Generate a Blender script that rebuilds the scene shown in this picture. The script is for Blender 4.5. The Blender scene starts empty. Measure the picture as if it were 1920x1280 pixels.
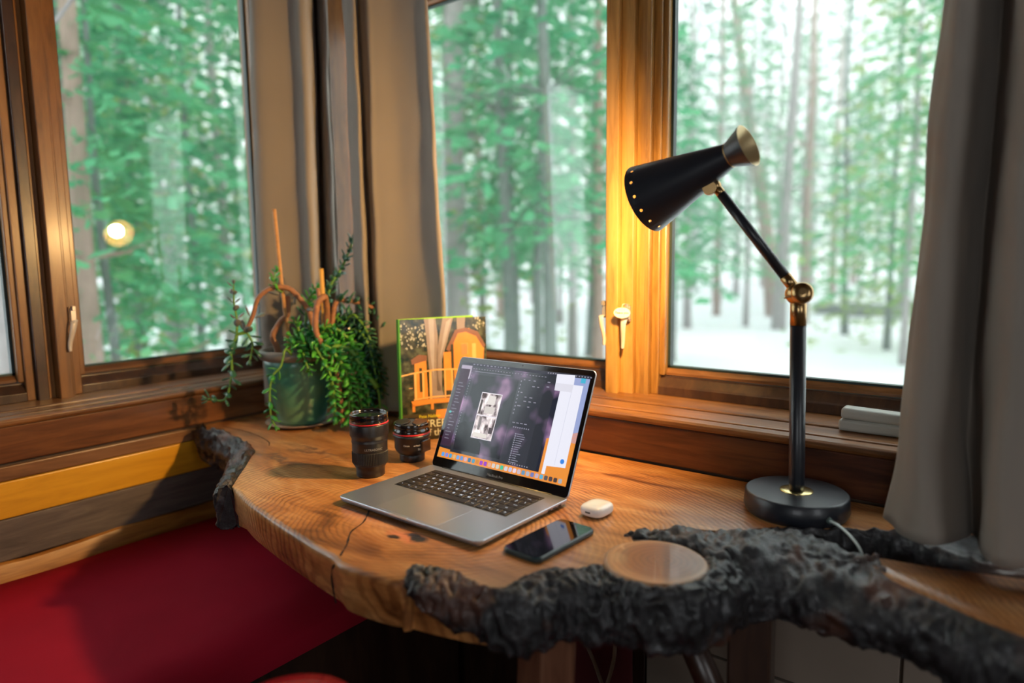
import bpy, bmesh, math, random
from mathutils import Vector, Matrix, noise, Quaternion

ZT = 0.75                      # height of the table top above the floor
V = Vector
sin, cos, pi, R = math.sin, math.cos, math.pi, math.radians
scene = bpy.context.scene
COL = scene.collection
random.seed(7)

# ------------------------------------------------------------------ helpers
class MB:
    """collects geometry in table coordinates (z = 0 is the table top)"""
    def __init__(s): s.v = []; s.f = []; s.sm = []
    def add(s, vs, fs, smooth=False):
        o = len(s.v); s.v += [V(p) for p in vs]
        s.f += [tuple(i + o for i in f) for f in fs]; s.sm += [smooth] * len(fs); return s
    def box(s, a, b, M=None):
        x0, y0, z0 = a; x1, y1, z1 = b
        vs = [(x0,y0,z0),(x1,y0,z0),(x1,y1,z0),(x0,y1,z0),(x0,y0,z1),(x1,y0,z1),(x1,y1,z1),(x0,y1,z1)]
        if M is not None: vs = [M @ V(p) for p in vs]
        return s.add(vs, [(0,3,2,1),(4,5,6,7),(0,1,5,4),(1,2,6,5),(2,3,7,6),(3,0,4,7)])
    def grid(s, rows, closed=False, smooth=True):
        n = len(rows[0]); vs = [p for r in rows for p in r]; fs = []
        m = n if closed else n - 1
        for i in range(len(rows) - 1):
            for j in range(m):
                k = (j + 1) % n
                fs.append((i*n+j, i*n+k, (i+1)*n+k, (i+1)*n+j))
        return s.add(vs, fs, smooth)
    def lathe(s, prof, M=None, n=40, smooth=True, caps=True):
        rows = []
        for r, z in prof:
            rows.append([V((r*cos(2*pi*k/n), r*sin(2*pi*k/n), z)) for k in range(n)])
        if M is not None: rows = [[M @ p for p in r] for r in rows]
        s.grid(rows, True, smooth)
        if caps:
            o = len(s.v) - len(rows)*n
            s.f.append(tuple(o + k for k in range(n))[::-1]); s.sm.append(False)
            o2 = len(s.v) - n
            s.f.append(tuple(o2 + k for k in range(n))); s.sm.append(False)
        return s
    def tube(s, pts, rad, n=8, cap=True):
        pts = [V(p) for p in pts]; m = len(pts); rows = []
        up = V((0.13, 0.21, 1)).normalized(); prev = None
        for i, p in enumerate(pts):
            t = (pts[min(i+1, m-1)] - pts[max(i-1, 0)]).normalized()
            a = t.cross(up)
            if a.length < 1e-3: a = t.cross(V((1, 0, 0)))
            a.normalize()
            if prev is not None and a.dot(prev) < 0: a = -a
            prev = a; b = t.cross(a); r = rad[i] if isinstance(rad, (list, tuple)) else rad
            rows.append([p + a*r*cos(2*pi*k/n) + b*r*sin(2*pi*k/n) for k in range(n)])
        s.grid(rows, True, True)
        if cap:
            o = len(s.v) - m*n
            s.f.append(tuple(o+k for k in range(n))[::-1]); s.sm.append(False)
            o = len(s.v) - n
            s.f.append(tuple(o+k for k in range(n))); s.sm.append(False)
        return s
    def prism(s, poly, z0, z1, M=None):
        n = len(poly)
        vs = [V((p[0], p[1], z0)) for p in poly] + [V((p[0], p[1], z1)) for p in poly]
        if M is not None: vs = [M @ p for p in vs]
        fs = [tuple(range(n))[::-1], tuple(range(n, 2*n))] + [(i, (i+1)%n, n+(i+1)%n, n+i) for i in range(n)]
        return s.add(vs, fs)

BASE = {}
def build(name, mb, mat, parent=None, base=None, bevel=0, seg=2, recalc=True, solid=0, subsurf=0):
    """link one mesh object; vertices are stored relative to its parent's (or its own) base"""
    if parent is not None: b = BASE[parent.name]
    else: b = V(base) if base is not None else V((0, 0, 0))
    me = bpy.data.meshes.new(name)
    me.from_pydata([tuple(p - b) for p in mb.v], [], mb.f)
    me.polygons.foreach_set('use_smooth', mb.sm)
    me.update()
    if recalc:
        bm = bmesh.new(); bm.from_mesh(me); bmesh.ops.recalc_face_normals(bm, faces=bm.faces); bm.to_mesh(me); bm.free()
    o = bpy.data.objects.new(name, me); COL.objects.link(o)
    if mat is not None: me.materials.append(mat)
    if parent is not None: o.parent = parent
    else: o.location = b + V((0, 0, ZT))
    BASE[o.name] = b
    if solid:
        m = o.modifiers.new('solid', 'SOLIDIFY'); m.thickness = solid; m.offset = 0
    if bevel:
        m = o.modifiers.new('bevel', 'BEVEL'); m.width = bevel; m.segments = seg; m.limit_method = 'ANGLE'; m.angle_limit = R(35)
        m.harden_normals = False
    if subsurf:
        m = o.modifiers.new('sub', 'SUBSURF'); m.levels = subsurf; m.render_levels = subsurf
    return o
def tag(o, label=None, cat=None, group=None, kind=None):
    if label: o['label'] = label
    if cat: o['category'] = cat
    if group: o['group'] = group
    if kind: o['kind'] = kind
    return o
def thing(name, base, label, cat, group=None):
    o = bpy.data.objects.new(name, None); COL.objects.link(o)
    o.location = V(base) + V((0, 0, ZT)); o.empty_display_size = .05
    BASE[o.name] = V(base); return tag(o, label, cat, group)
def struct(name, base=(0, 0, 0)):
    o = bpy.data.objects.new(name, None); COL.objects.link(o)
    o.location = V(base) + V((0, 0, ZT)); BASE[o.name] = V(base); o['kind'] = 'structure'; return o

def cr(pts, per=8, closed=False):
    """Catmull-Rom through tuples of any length"""
    out = []; n = len(pts)
    for i in range(n if closed else n-1):
        if closed: p = [pts[(i+k-1) % n] for k in range(4)]
        else: p = [pts[max(i-1, 0)], pts[i], pts[i+1], pts[min(i+2, n-1)]]
        for k in range(per):
            t = k/per
            out.append(tuple(.5*((2*b) + (-a+c)*t + (2*a-5*b+4*c-d)*t*t + (-a+3*b-3*c+d)*t**3) for a, b, c, d in zip(*p)))
    if not closed: out.append(tuple(pts[-1]))
    return out
def text_mb(txt, size, M, depth=0.0, align='LEFT', bold=0.0):
    cu = bpy.data.curves.new('txt', 'FONT'); cu.body = txt; cu.size = size; cu.align_x = align; cu.resolution_u = 3
    cu.offset = bold; cu.extrude = depth
    ob = bpy.data.objects.new('txt', cu); COL.objects.link(ob)
    dg = bpy.context.evaluated_depsgraph_get(); me = bpy.data.meshes.new_from_object(ob.evaluated_get(dg))
    mb = MB(); mb.add([M @ v.co for v in me.vertices], [tuple(p.vertices) for p in me.polygons])
    bpy.data.objects.remove(ob); bpy.data.curves.remove(cu); bpy.data.meshes.remove(me)
    return mb

# ------------------------------------------------------------------ materials
def newmat(name):
    m = bpy.data.materials.new(name); m.use_nodes = True
    nt = m.node_tree; b = nt.nodes['Principled BSDF']; return m, nt, b
def N(nt, t, **k):
    n = nt.nodes.new(t)
    for a, v in k.items():
        if hasattr(n, a): setattr(n, a, v)
        else: n.inputs[a.replace('_', ' ')].default_value = v
    return n
def simple(name, col, rough=.5, metal=0, bump=0, bscale=60, spec=None, coat=0, var=0.0):
    m, nt, b = newmat(name)
    b.inputs['Base Color'].default_value = (*col, 1); b.inputs['Roughness'].default_value = rough
    b.inputs['Metallic'].default_value = metal
    if spec is not None: b.inputs['Specular IOR Level'].default_value = spec
    if coat: b.inputs['Coat Weight'].default_value = coat; b.inputs['Coat Roughness'].default_value = .08
    tc = N(nt, 'ShaderNodeTexCoord'); nz = N(nt, 'ShaderNodeTexNoise'); nz.inputs['Scale'].default_value = bscale
    nz.inputs['Detail'].default_value = 4
    nt.links.new(tc.outputs['Object'], nz.inputs['Vector'])
    if bump:
        bp = N(nt, 'ShaderNodeBump'); bp.inputs['Strength'].default_value = bump; bp.inputs['Distance'].default_value = .002
        nt.links.new(nz.outputs['Fac'], bp.inputs['Height']); nt.links.new(bp.outputs['Normal'], b.inputs['Normal'])
    if var:
        mx = N(nt, 'ShaderNodeMixRGB', blend_type='MIX')
        mx.inputs[1].default_value = (*[c*(1-var) for c in col], 1); mx.inputs[2].default_value = (*[min(1, c*(1+var)) for c in col], 1)
        nt.links.new(nz.outputs['Fac'], mx.inputs[0]); nt.links.new(mx.outputs[0], b.inputs['Base Color'])
    return m
def emit(name, col, s=1.0):
    m = bpy.data.materials.new(name); m.use_nodes = True; nt = m.node_tree
    b = nt.nodes['Principled BSDF']; b.inputs['Base Color'].default_value = (0.01, 0.01, 0.01, 1)
    b.inputs['Roughness'].default_value = .25
    b.inputs['Emission Color'].default_value = (*col, 1); b.inputs['Emission Strength'].default_value = s
    return m
def wood(name, dark, mid, light, stretch=(1, 1, 1), scale=14, rough=.38, coat=.25, bump=.25, knots=True, contrast=.5):
    m, nt, b = newmat(name); L = nt.links.new
    tc = N(nt, 'ShaderNodeTexCoord'); mp = N(nt, 'ShaderNodeMapping'); mp.inputs['Scale'].default_value = stretch
    L(tc.outputs['Object'], mp.inputs['Vector'])
    n1 = N(nt, 'ShaderNodeTexNoise'); n1.inputs['Scale'].default_value = scale; n1.inputs['Detail'].default_value = 7
    n1.inputs['Roughness'].default_value = .65; n1.inputs['Distortion'].default_value = .8
    L(mp.outputs[0], n1.inputs['Vector'])
    n2 = N(nt, 'ShaderNodeTexNoise'); n2.inputs['Scale'].default_value = scale*.25; n2.inputs['Detail'].default_value = 3
    L(mp.outputs[0], n2.inputs['Vector'])
    cr_ = N(nt, 'ShaderNodeValToRGB'); e = cr_.color_ramp.elements
    e[0].position = .5-contrast*.35; e[0].color = (*dark, 1); e[1].position = .5+contrast*.35; e[1].color = (*light, 1)
    x = cr_.color_ramp.elements.new(.5); x.color = (*mid, 1)
    mx = N(nt, 'ShaderNodeMath', operation='MULTIPLY_ADD'); mx.inputs[1].default_value = .6
    ad = N(nt, 'ShaderNodeMath', operation='MULTIPLY'); ad.inputs[1].default_value = .4
    L(n2.outputs['Fac'], ad.inputs[0]); L(n1.outputs['Fac'], mx.inputs[0]); L(ad.outputs[0], mx.inputs[2])
    L(mx.outputs[0], cr_.inputs[0]); L(cr_.outputs[0], b.inputs['Base Color'])
    b.inputs['Roughness'].default_value = rough; b.inputs['Coat Weight'].default_value = coat; b.inputs['Coat Roughness'].default_value = .2
    bp = N(nt, 'ShaderNodeBump'); bp.inputs['Strength'].default_value = bump; bp.inputs['Distance'].default_value = .001
    L(n1.outputs['Fac'], bp.inputs['Height']); L(bp.outputs['Normal'], b.inputs['Normal'])
    return m

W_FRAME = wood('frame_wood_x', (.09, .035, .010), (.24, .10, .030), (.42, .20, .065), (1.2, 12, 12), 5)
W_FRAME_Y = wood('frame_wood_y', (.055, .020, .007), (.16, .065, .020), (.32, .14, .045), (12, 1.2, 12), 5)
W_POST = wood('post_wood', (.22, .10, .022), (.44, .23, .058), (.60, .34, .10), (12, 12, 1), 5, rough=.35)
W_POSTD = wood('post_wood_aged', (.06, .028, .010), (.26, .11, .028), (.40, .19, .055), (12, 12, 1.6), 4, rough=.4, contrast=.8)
W_SASH = wood('dark_sash', (.025, .012, .007), (.06, .026, .013), (.10, .05, .022), (8, 8, 2), 5)
W_BOARD_R = wood('sill_board_red', (.03, .008, .004), (.08, .023, .009), (.14, .045, .016), (1.3, 14, 14), 5, rough=.33)
W_BOARD_L = wood('sill_board_brown', (.06, .02, .007), (.14, .048, .015), (.23, .085, .025), (14, 1.3, 14), 5, rough=.33)
W_ORANGE = wood('orange_pine', (.56, .24, .012), (.78, .37, .018), (.88, .46, .04), (10, 1, 10), 4, rough=.4, contrast=.7)
W_TAN = wood('tan_board', (.12, .05, .02), (.24, .11, .045), (.34, .17, .08), (10, 1, 10), 5)
W_GREY = wood('grey_weathered_board', (.06, .05, .045), (.13, .10, .085), (.20, .16, .13), (10, 1.3, 10), 5, rough=.6, coat=0)
W_LIVE = wood('live_edge_pine', (.22, .07, .01), (.42, .17, .03), (.60, .28, .06), (10, 1, 10), 6)
W_DARK = wood('dark_wood', (.015, .007, .005), (.035, .015, .009), (.06, .028, .015), (6, 6, 1), 6)
W_LEG = wood('leg_wood', (.08, .03, .015), (.16, .065, .035), (.24, .11, .06), (10, 10, 1), 5)

def slab_mat():
    m, nt, b = newmat('sawn_slab_wood'); L = nt.links.new
    tc0 = N(nt, 'ShaderNodeTexCoord'); tcv = N(nt, 'ShaderNodeVectorMath', operation='ADD'); tcv.inputs[1].default_value = (.95, -.35, -.75); L(tc0.outputs['Object'], tcv.inputs[0])
    # growth rings around the knot near the front edge, warped
    mp = N(nt, 'ShaderNodeMapping'); mp.inputs['Location'].default_value = (-1.02, .60, 0); mp.inputs['Scale'].default_value = (1, 1.25, .25)
    L(tcv.outputs[0], mp.inputs['Vector'])
    wn = N(nt, 'ShaderNodeTexNoise'); wn.inputs['Scale'].default_value = 5; wn.inputs['Detail'].default_value = 4
    L(tcv.outputs[0], wn.inputs['Vector'])
    wv = N(nt, 'ShaderNodeVectorMath', operation='SCALE'); wv.inputs[3].default_value = .09
    L(wn.outputs['Color'], wv.inputs[0])
    av = N(nt, 'ShaderNodeVectorMath', operation='ADD'); L(mp.outputs[0], av.inputs[0]); L(wv.outputs[0], av.inputs[1])
    w = N(nt, 'ShaderNodeTexWave', wave_type='RINGS', rings_direction='Z'); w.inputs['Scale'].default_value = 30
    w.inputs['Distortion'].default_value = 1.4; w.inputs['Detail'].default_value = 3; w.inputs['Detail Scale'].default_value = 1.2
    L(av.outputs[0], w.inputs['Vector'])
    big = N(nt, 'ShaderNodeTexNoise'); big.inputs['Scale'].default_value = 5.5; big.inputs['Detail'].default_value = 5; big.inputs['Distortion'].default_value = 1.1
    bm_ = N(nt, 'ShaderNodeMapping'); bm_.inputs['Scale'].default_value = (.7, 2.2, 1); bm_.inputs['Rotation'].default_value = (0, 0, R(12))
    L(tcv.outputs[0], bm_.inputs['Vector']); L(bm_.outputs[0], big.inputs['Vector'])
    cr1 = N(nt, 'ShaderNodeValToRGB'); e = cr1.color_ramp.elements
    e[0].position = .32; e[0].color = (.16, .052, .014, 1); e[1].position = .68; e[1].color = (.66, .36, .15, 1)
    x = e.new(.44); x.color = (.42, .165, .045, 1); x = e.new(.55); x.color = (.54, .24, .075, 1)
    L(big.outputs['Fac'], cr1.inputs[0])
    rr = N(nt, 'ShaderNodeValToRGB'); rr.color_ramp.elements[0].color = (.55, .46, .40, 1); rr.color_ramp.elements[1].color = (1, 1, 1, 1)
    rr.color_ramp.elements[0].position = .1; rr.color_ramp.elements[1].position = .55
    L(w.outputs['Fac'], rr.inputs[0])
    fine = N(nt, 'ShaderNodeTexNoise'); fine.inputs['Scale'].default_value = 40; fine.inputs['Detail'].default_value = 6
    fm = N(nt, 'ShaderNodeMapping'); fm.inputs['Scale'].default_value = (.6, 4, 4); fm.inputs['Rotation'].default_value = (0, 0, R(20))
    L(tcv.outputs[0], fm.inputs['Vector']); L(fm.outputs[0], fine.inputs['Vector'])
    fr = N(nt, 'ShaderNodeValToRGB'); fr.color_ramp.elements[0].color = (.70, .64, .6, 1); fr.color_ramp.elements[0].position = .3
    fr.color_ramp.elements[1].position = .6; L(fine.outputs['Fac'], fr.inputs[0])
    m1 = N(nt, 'ShaderNodeMixRGB', blend_type='MULTIPLY'); m1.inputs[0].default_value = .6; rs = N(nt, 'ShaderNodeMapRange'); rs.inputs[1].default_value = .4; rs.inputs[2].default_value = .6; rs.inputs[3].default_value = .15; rs.inputs[4].default_value = .95; L(wn.outputs['Fac'], rs.inputs[0]); L(rs.outputs[0], m1.inputs[0])
    L(cr1.outputs[0], m1.inputs[1]); L(rr.outputs[0], m1.inputs[2])
    m2 = N(nt, 'ShaderNodeMixRGB', blend_type='MULTIPLY'); m2.inputs[0].default_value = .9
    L(m1.outputs[0], m2.inputs[1]); L(fr.outputs[0], m2.inputs[2])
    # dark burl marks with a shape of their own
    def mark(src, cx, cy, rx, ry, col, soft=.5, warp=.03):
        mp2 = N(nt, 'ShaderNodeMapping', vector_type='TEXTURE')
        mp2.inputs['Location'].default_value = (cx, cy, 0); mp2.inputs['Scale'].default_value = (rx, ry, 50)
        wv2 = N(nt, 'ShaderNodeVectorMath', operation='SCALE'); wv2.inputs[3].default_value = warp
        nn = N(nt, 'ShaderNodeTexNoise'); nn.inputs['Scale'].default_value = 35; nn.inputs['Detail'].default_value = 3
        L(tcv.outputs[0], nn.inputs['Vector']); sb = N(nt, 'ShaderNodeVectorMath', operation='SUBTRACT'); sb.inputs[1].default_value = (.5, .5, .5)
        L(nn.outputs['Color'], sb.inputs[0]); L(sb.outputs[0], wv2.inputs[0])
        ad2 = N(nt, 'ShaderNodeVectorMath', operation='ADD'); L(tcv.outputs[0], ad2.inputs[0]); L(wv2.outputs[0], ad2.inputs[1])
        L(ad2.outputs[0], mp2.inputs['Vector'])
        ln = N(nt, 'ShaderNodeVectorMath', operation='LENGTH'); L(mp2.outputs[0], ln.inputs[0])
        mr = N(nt, 'ShaderNodeMapRange'); mr.inputs[1].default_value = 1-soft; mr.inputs[2].default_value = 1+soft*.3
        mr.inputs[3].default_value = 1; mr.inputs[4].default_value = 0; L(ln.outputs['Value'], mr.inputs[0])
        mx = N(nt, 'ShaderNodeMixRGB'); mx.inputs[2].default_value = (*col, 1); L(mr.outputs[0], mx.inputs[0]); L(src, mx.inputs[1])
        return mx.outputs[0]
    s = mark(m2.outputs[0], .990, -.578, .036, .016, (.62, .20, .08), .6)
    s = mark(s, 1.004, -.571, .028, .011, (.010, .007, .008), .4, .035)
    s = mark(s, .975, -.590, .013, .006, (.02, .01, .01), .4, .02)
    s = mark(s, .47, -.36, .14, .020, (.16, .07, .035), .9, .12)
    s = mark(s, .45, -.44, .11, .014, (.13, .06, .035), .9, .10)
    s = mark(s, 1.18, -.08, .05, .006, (.22, .08, .03), .9, .06)
    L(s, b.inputs['Base Color'])
    b.inputs['Roughness'].default_value = .36; b.inputs['Coat Weight'].default_value = .35; b.inputs['Coat Roughness'].default_value = .22
    bp = N(nt, 'ShaderNodeBump'); bp.inputs['Strength'].default_value = .25; bp.inputs['Distance'].default_value = .0012
    L(w.outputs['Fac'], bp.inputs['Height']); L(bp.outputs['Normal'], b.inputs['Normal'])
    return m
SLAB = slab_mat()
def bark_mat():
    m, nt, b = newmat('bark'); L = nt.links.new
    tc = N(nt, 'ShaderNodeTexCoord')
    n1 = N(nt, 'ShaderNodeTexNoise'); n1.inputs['Scale'].default_value = 38; n1.inputs['Detail'].default_value = 8; n1.inputs['Roughness'].default_value = .7
    n2 = N(nt, 'ShaderNodeTexNoise'); n2.inputs['Scale'].default_value = 9; n2.inputs['Detail'].default_value = 3
    for n in (n1, n2): L(tc.outputs['Object'], n.inputs['Vector'])
    c1 = N(nt, 'ShaderNodeValToRGB'); e = c1.color_ramp.elements
    e[0].position = .38; e[0].color = (.004, .004, .005, 1); e[1].position = .74; e[1].color = (.13, .125, .13, 1)
    x = e.new(.54); x.color = (.018, .017, .020, 1)
    L(n1.outputs['Fac'], c1.inputs[0])
    c2 = N(nt, 'ShaderNodeValToRGB'); c2.color_ramp.elements[0].position = .54; c2.color_ramp.elements[1].position = .68
    c2.color_ramp.elements[0].color = (0, 0, 0, 1); L(n2.outputs['Fac'], c2.inputs[0])
    mx = N(nt, 'ShaderNodeMixRGB'); mx.inputs[2].default_value = (.14, .050, .025, 1)
    ml = N(nt, 'ShaderNodeMath', operation='MULTIPLY'); ml.inputs[1].default_value = .8; L(c2.outputs[0], ml.inputs[0])
    L(ml.outputs[0], mx.inputs[0]); L(c1.outputs[0], mx.inputs[1]); L(mx.outputs[0], b.inputs['Base Color'])
    b.inputs['Roughness'].default_value = .40; b.inputs['Coat Weight'].default_value = .25; b.inputs['Coat Roughness'].default_value = .22
    bp = N(nt, 'ShaderNodeBump'); bp.inputs['Strength'].default_value = 1.0; bp.inputs['Distance'].default_value = .004
    L(n1.outputs['Fac'], bp.inputs['Height']); L(bp.outputs['Normal'], b.inputs['Normal'])
    return m
BARK = bark_mat()
def disc_mat():
    m, nt, b = newmat('sawn_branch_end'); L = nt.links.new
    tc0 = N(nt, 'ShaderNodeTexCoord'); tcv = N(nt, 'ShaderNodeVectorMath', operation='ADD'); tcv.inputs[1].default_value = (.95, -.35, -.75); L(tc0.outputs['Object'], tcv.inputs[0]); mp = N(nt, 'ShaderNodeMapping'); mp.inputs['Location'].default_value = (-1.35, .43, 0)
    L(tcv.outputs[0], mp.inputs['Vector'])
    w = N(nt, 'ShaderNodeTexWave', wave_type='RINGS', rings_direction='Z'); w.inputs['Scale'].default_value = 34; w.inputs['Distortion'].default_value = 3
    w.inputs['Detail'].default_value = 3; L(mp.outputs[0], w.inputs['Vector'])
    ln = N(nt, 'ShaderNodeVectorMath', operation='LENGTH'); L(mp.outputs[0], ln.inputs[0])
    c = N(nt, 'ShaderNodeValToRGB'); e = c.color_ramp.elements
    e[0].position = .02; e[0].color = (.20, .085, .045, 1); e[1].position = .066; e[1].color = (.55, .30, .15, 1)
    x = e.new(.052); x.color = (.27, .115, .06, 1)
    L(ln.outputs['Value'], c.inputs[0])
    mx = N(nt, 'ShaderNodeMixRGB', blend_type='MULTIPLY'); mx.inputs[0].default_value = .25
    L(c.outputs[0], mx.inputs[1]); L(w.outputs['Color'], mx.inputs[2]); L(mx.outputs[0], b.inputs['Base Color'])
    b.inputs['Roughness'].default_value = .38; b.inputs['Coat Weight'].default_value = .3
    return m
DISC = disc_mat()
def fabric(name, col, scale=900, rough=.9, bump=.3, sheen=.2, broad=.12):
    m, nt, b = newmat(name); L = nt.links.new
    tc = N(nt, 'ShaderNodeTexCoord'); n = N(nt, 'ShaderNodeTexNoise'); n.inputs['Scale'].default_value = scale; n.inputs['Detail'].default_value = 2
    n2 = N(nt, 'ShaderNodeTexNoise'); n2.inputs['Scale'].default_value = 5
    L(tc.outputs['Object'], n.inputs['Vector']); L(tc.outputs['Object'], n2.inputs['Vector'])
    mx = N(nt, 'ShaderNodeMixRGB'); mx.inputs[1].default_value = (*[c*(1-broad) for c in col], 1); mx.inputs[2].default_value = (*[c*(1+broad) for c in col], 1)
    L(n2.outputs['Fac'], mx.inputs[0]); L(mx.outputs[0], b.inputs['Base Color'])
    b.inputs['Roughness'].default_value = rough; b.inputs['Sheen Weight'].default_value = sheen
    bp = N(nt, 'ShaderNodeBump'); bp.inputs['Strength'].default_value = bump; bp.inputs['Distance'].default_value = .0008
    L(n.outputs['Fac'], bp.inputs['Height']); L(bp.outputs['Normal'], b.inputs['Normal'])
    return m
CURTAIN = fabric('curtain_cloth', (.27, .232, .195), sheen=.05)
RED = fabric('red_cushion', (.32, .006, .022), broad=.25, sheen=0); RED.node_tree.nodes['Principled BSDF'].inputs['Specular IOR Level'].default_value = .15
MAROON = fabric('maroon_cloth', (.12, .008, .012))
def glass_mat():
    m = bpy.data.materials.new('window_glass'); m.use_nodes = True; nt = m.node_tree; nt.nodes.clear(); L = nt.links.new
    o = N(nt, 'ShaderNodeOutputMaterial'); t = N(nt, 'ShaderNodeBsdfTransparent'); t.inputs[0].default_value = (.95, .985, .97, 1)
    g = N(nt, 'ShaderNodeBsdfGlossy'); g.inputs['Roughness'].default_value = .0
    lw = N(nt, 'ShaderNodeLayerWeight'); lw.inputs[0].default_value = .5
    pw = N(nt, 'ShaderNodeMath', operation='POWER'); pw.inputs[1].default_value = 5; L(lw.outputs['Facing'], pw.inputs[0])
    a = N(nt, 'ShaderNodeMath', operation='MULTIPLY_ADD'); a.inputs[1].default_value = .9; a.inputs[2].default_value = .06; a.use_clamp = True
    mx = N(nt, 'ShaderNodeMixShader'); L(pw.outputs[0], a.inputs[0]); L(a.outputs[0], mx.inputs[0]); L(t.outputs[0], mx.inputs[1]); L(g.outputs[0], mx.inputs[2])
    L(mx.outputs[0], o.inputs[0]); return m
GLASS = glass_mat()
GASKET = simple('gasket_green_black', (.012, .03, .028), .5)
WHITE_METAL = simple('cream_metal', (.72, .62, .50), .35, .1)
GREYPL = simple('grey_plastic', (.40, .40, .36), .4)
BLACKMAT = simple('matte_black_metal', (.012, .014, .020), .38, .0, coat=.15, bump=.04, bscale=700)
BRASS = simple('aged_brass', (.42, .27, .12), .28, 1, var=.25, bscale=30)
BRASSD = simple('bright_brass', (.75, .60, .28), .22, 1)
GOLDIN = simple('gold_inside', (.55, .42, .22), .35, .7)
SHADE_IN = simple('cream_reflector', (.85, .72, .50), .5)
ALU = simple('space_grey_aluminium', (.46, .51, .60), .36, .9, bump=.05, bscale=1500)
ALU_L = simple('trackpad_glass', (.50, .55, .64), .30, .85)
ALU_E = simple('aluminium_edge', (.60, .60, .62), .3, .9)
BLACKG = simple('black_glass', (.004, .004, .006), .08, coat=.5)
KEYM = simple('black_key', (.008, .008, .010), .45)
KEYL = emit('key_legend_light', (.8, .85, .9), .55)
LENSB = simple('lens_black', (.010, .010, .012), .36, bump=.12, bscale=900)
LENSR = simple('lens_rubber', (.012, .012, .013), .6, bump=.1, bscale=900)
LENSG = simple('lens_gloss', (.006, .006, .008), .12, coat=.6)
REDRING = simple('red_ring', (.55, .02, .03), .3)
LETTER = simple('pale_lettering', (.55, .55, .52), .5)
LETTERD = simple('dim_lettering', (.22, .22, .22), .5)
POT_M = None
def pot_mat():
    m, nt, b = newmat('teal_glaze'); L = nt.links.new
    tc = N(nt, 'ShaderNodeTexCoord'); n = N(nt, 'ShaderNodeTexNoise'); n.inputs['Scale'].default_value = 7; n.inputs['Detail'].default_value = 4
    L(tc.outputs['Object'], n.inputs['Vector'])
    c = N(nt, 'ShaderNodeValToRGB'); e = c.color_ramp.elements
    e[0].position = .35; e[0].color = (.015, .20, .16, 1); e[1].position = .68; e[1].color = (.14, .27, .14, 1)
    L(n.outputs['Fac'], c.inputs[0]); L(c.outputs[0], b.inputs['Base Color'])
    b.inputs['Roughness'].default_value = .35; b.inputs['Coat Weight'].default_value = .3
    return m
POT_M = pot_mat()
RIM_M = simple('grey_brown_rim', (.20, .17, .14), .45, bump=.2, bscale=50, var=.3)
SOIL = simple('soil', (.03, .018, .012), .95, bump=1, bscale=150)
SAUCER = simple('saucer_clay', (.30, .22, .17), .35, coat=.3)
STEMB = simple('brown_succulent_stem', (.34, .15, .07), .6, bump=.6, bscale=120, var=.35)
STEMG = simple('green_succulent_stem', (.13, .28, .035), .5, bump=.3, bscale=120, var=.3)
STICK = simple('cut_stick', (.55, .27, .09), .6, bump=.4, bscale=90, var=.3)
STICKY = simple('yellow_bamboo', (.68, .36, .06), .5, bump=.2, bscale=60, var=.2)
def leaf_mat(name, c1, c2):
    m, nt, b = newmat(name); L = nt.links.new
    tc = N(nt, 'ShaderNodeTexCoord'); n = N(nt, 'ShaderNodeTexNoise'); n.inputs['Scale'].default_value = 22; n.inputs['Detail'].default_value = 2
    L(tc.outputs['Object'], n.inputs['Vector'])
    c = N(nt, 'ShaderNodeValToRGB'); e = c.color_ramp.elements; e[0].position = .35; e[1].position = .65
    e[0].color = (*c1, 1); e[1].color = (*c2, 1); L(n.outputs['Fac'], c.inputs[0]); L(c.outputs[0], b.inputs['Base Color'])
    b.inputs['Roughness'].default_value = .28; b.inputs['Subsurface Weight'].default_value = .12; b.inputs['Subsurface Radius'].default_value = (.01, .02, .005)
    b.inputs['Coat Weight'].default_value = .3
    return m
LEAF = leaf_mat('jade_leaf', (.012, .17, .05), (.10, .44, .04))
LEAFD = leaf_mat('dark_jade_leaf', (.012, .08, .05), (.05, .17, .10))
LEAFP = leaf_mat('purple_jade_leaf', (.10, .12, .10), (.20, .20, .19))

# ------------------------------------------------------------------ room shell
X1, Y0, ZC, ZF = 3.3, -3.4, 1.75, -.75
WALLIN = simple('warm_plaster', (.10, .06, .035), .8)
mb = MB().box((-.35, Y0-.3, ZF-.1), (X1+.3, .35, ZF)); o = build('floor', mb, wood('floor_wood', (.06, .03, .015), (.13, .06, .03), (.18, .09, .045), (1, 8, 8), 5), base=(0, 0, ZF)); o['kind'] = 'structure'
mb = MB().box((-.35, Y0-.3, ZC), (X1+.3, .35, ZC+.1)); o = build('ceiling', mb, wood('ceiling_wood', (.08, .04, .015), (.14, .07, .03), (.2, .1, .05), (1, 8, 8), 5), base=(0, 0, ZC)); o['kind'] = 'structure'

ZW0, ZW1, ZWL = .10, 1.165, 1.29         # window opening
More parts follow.
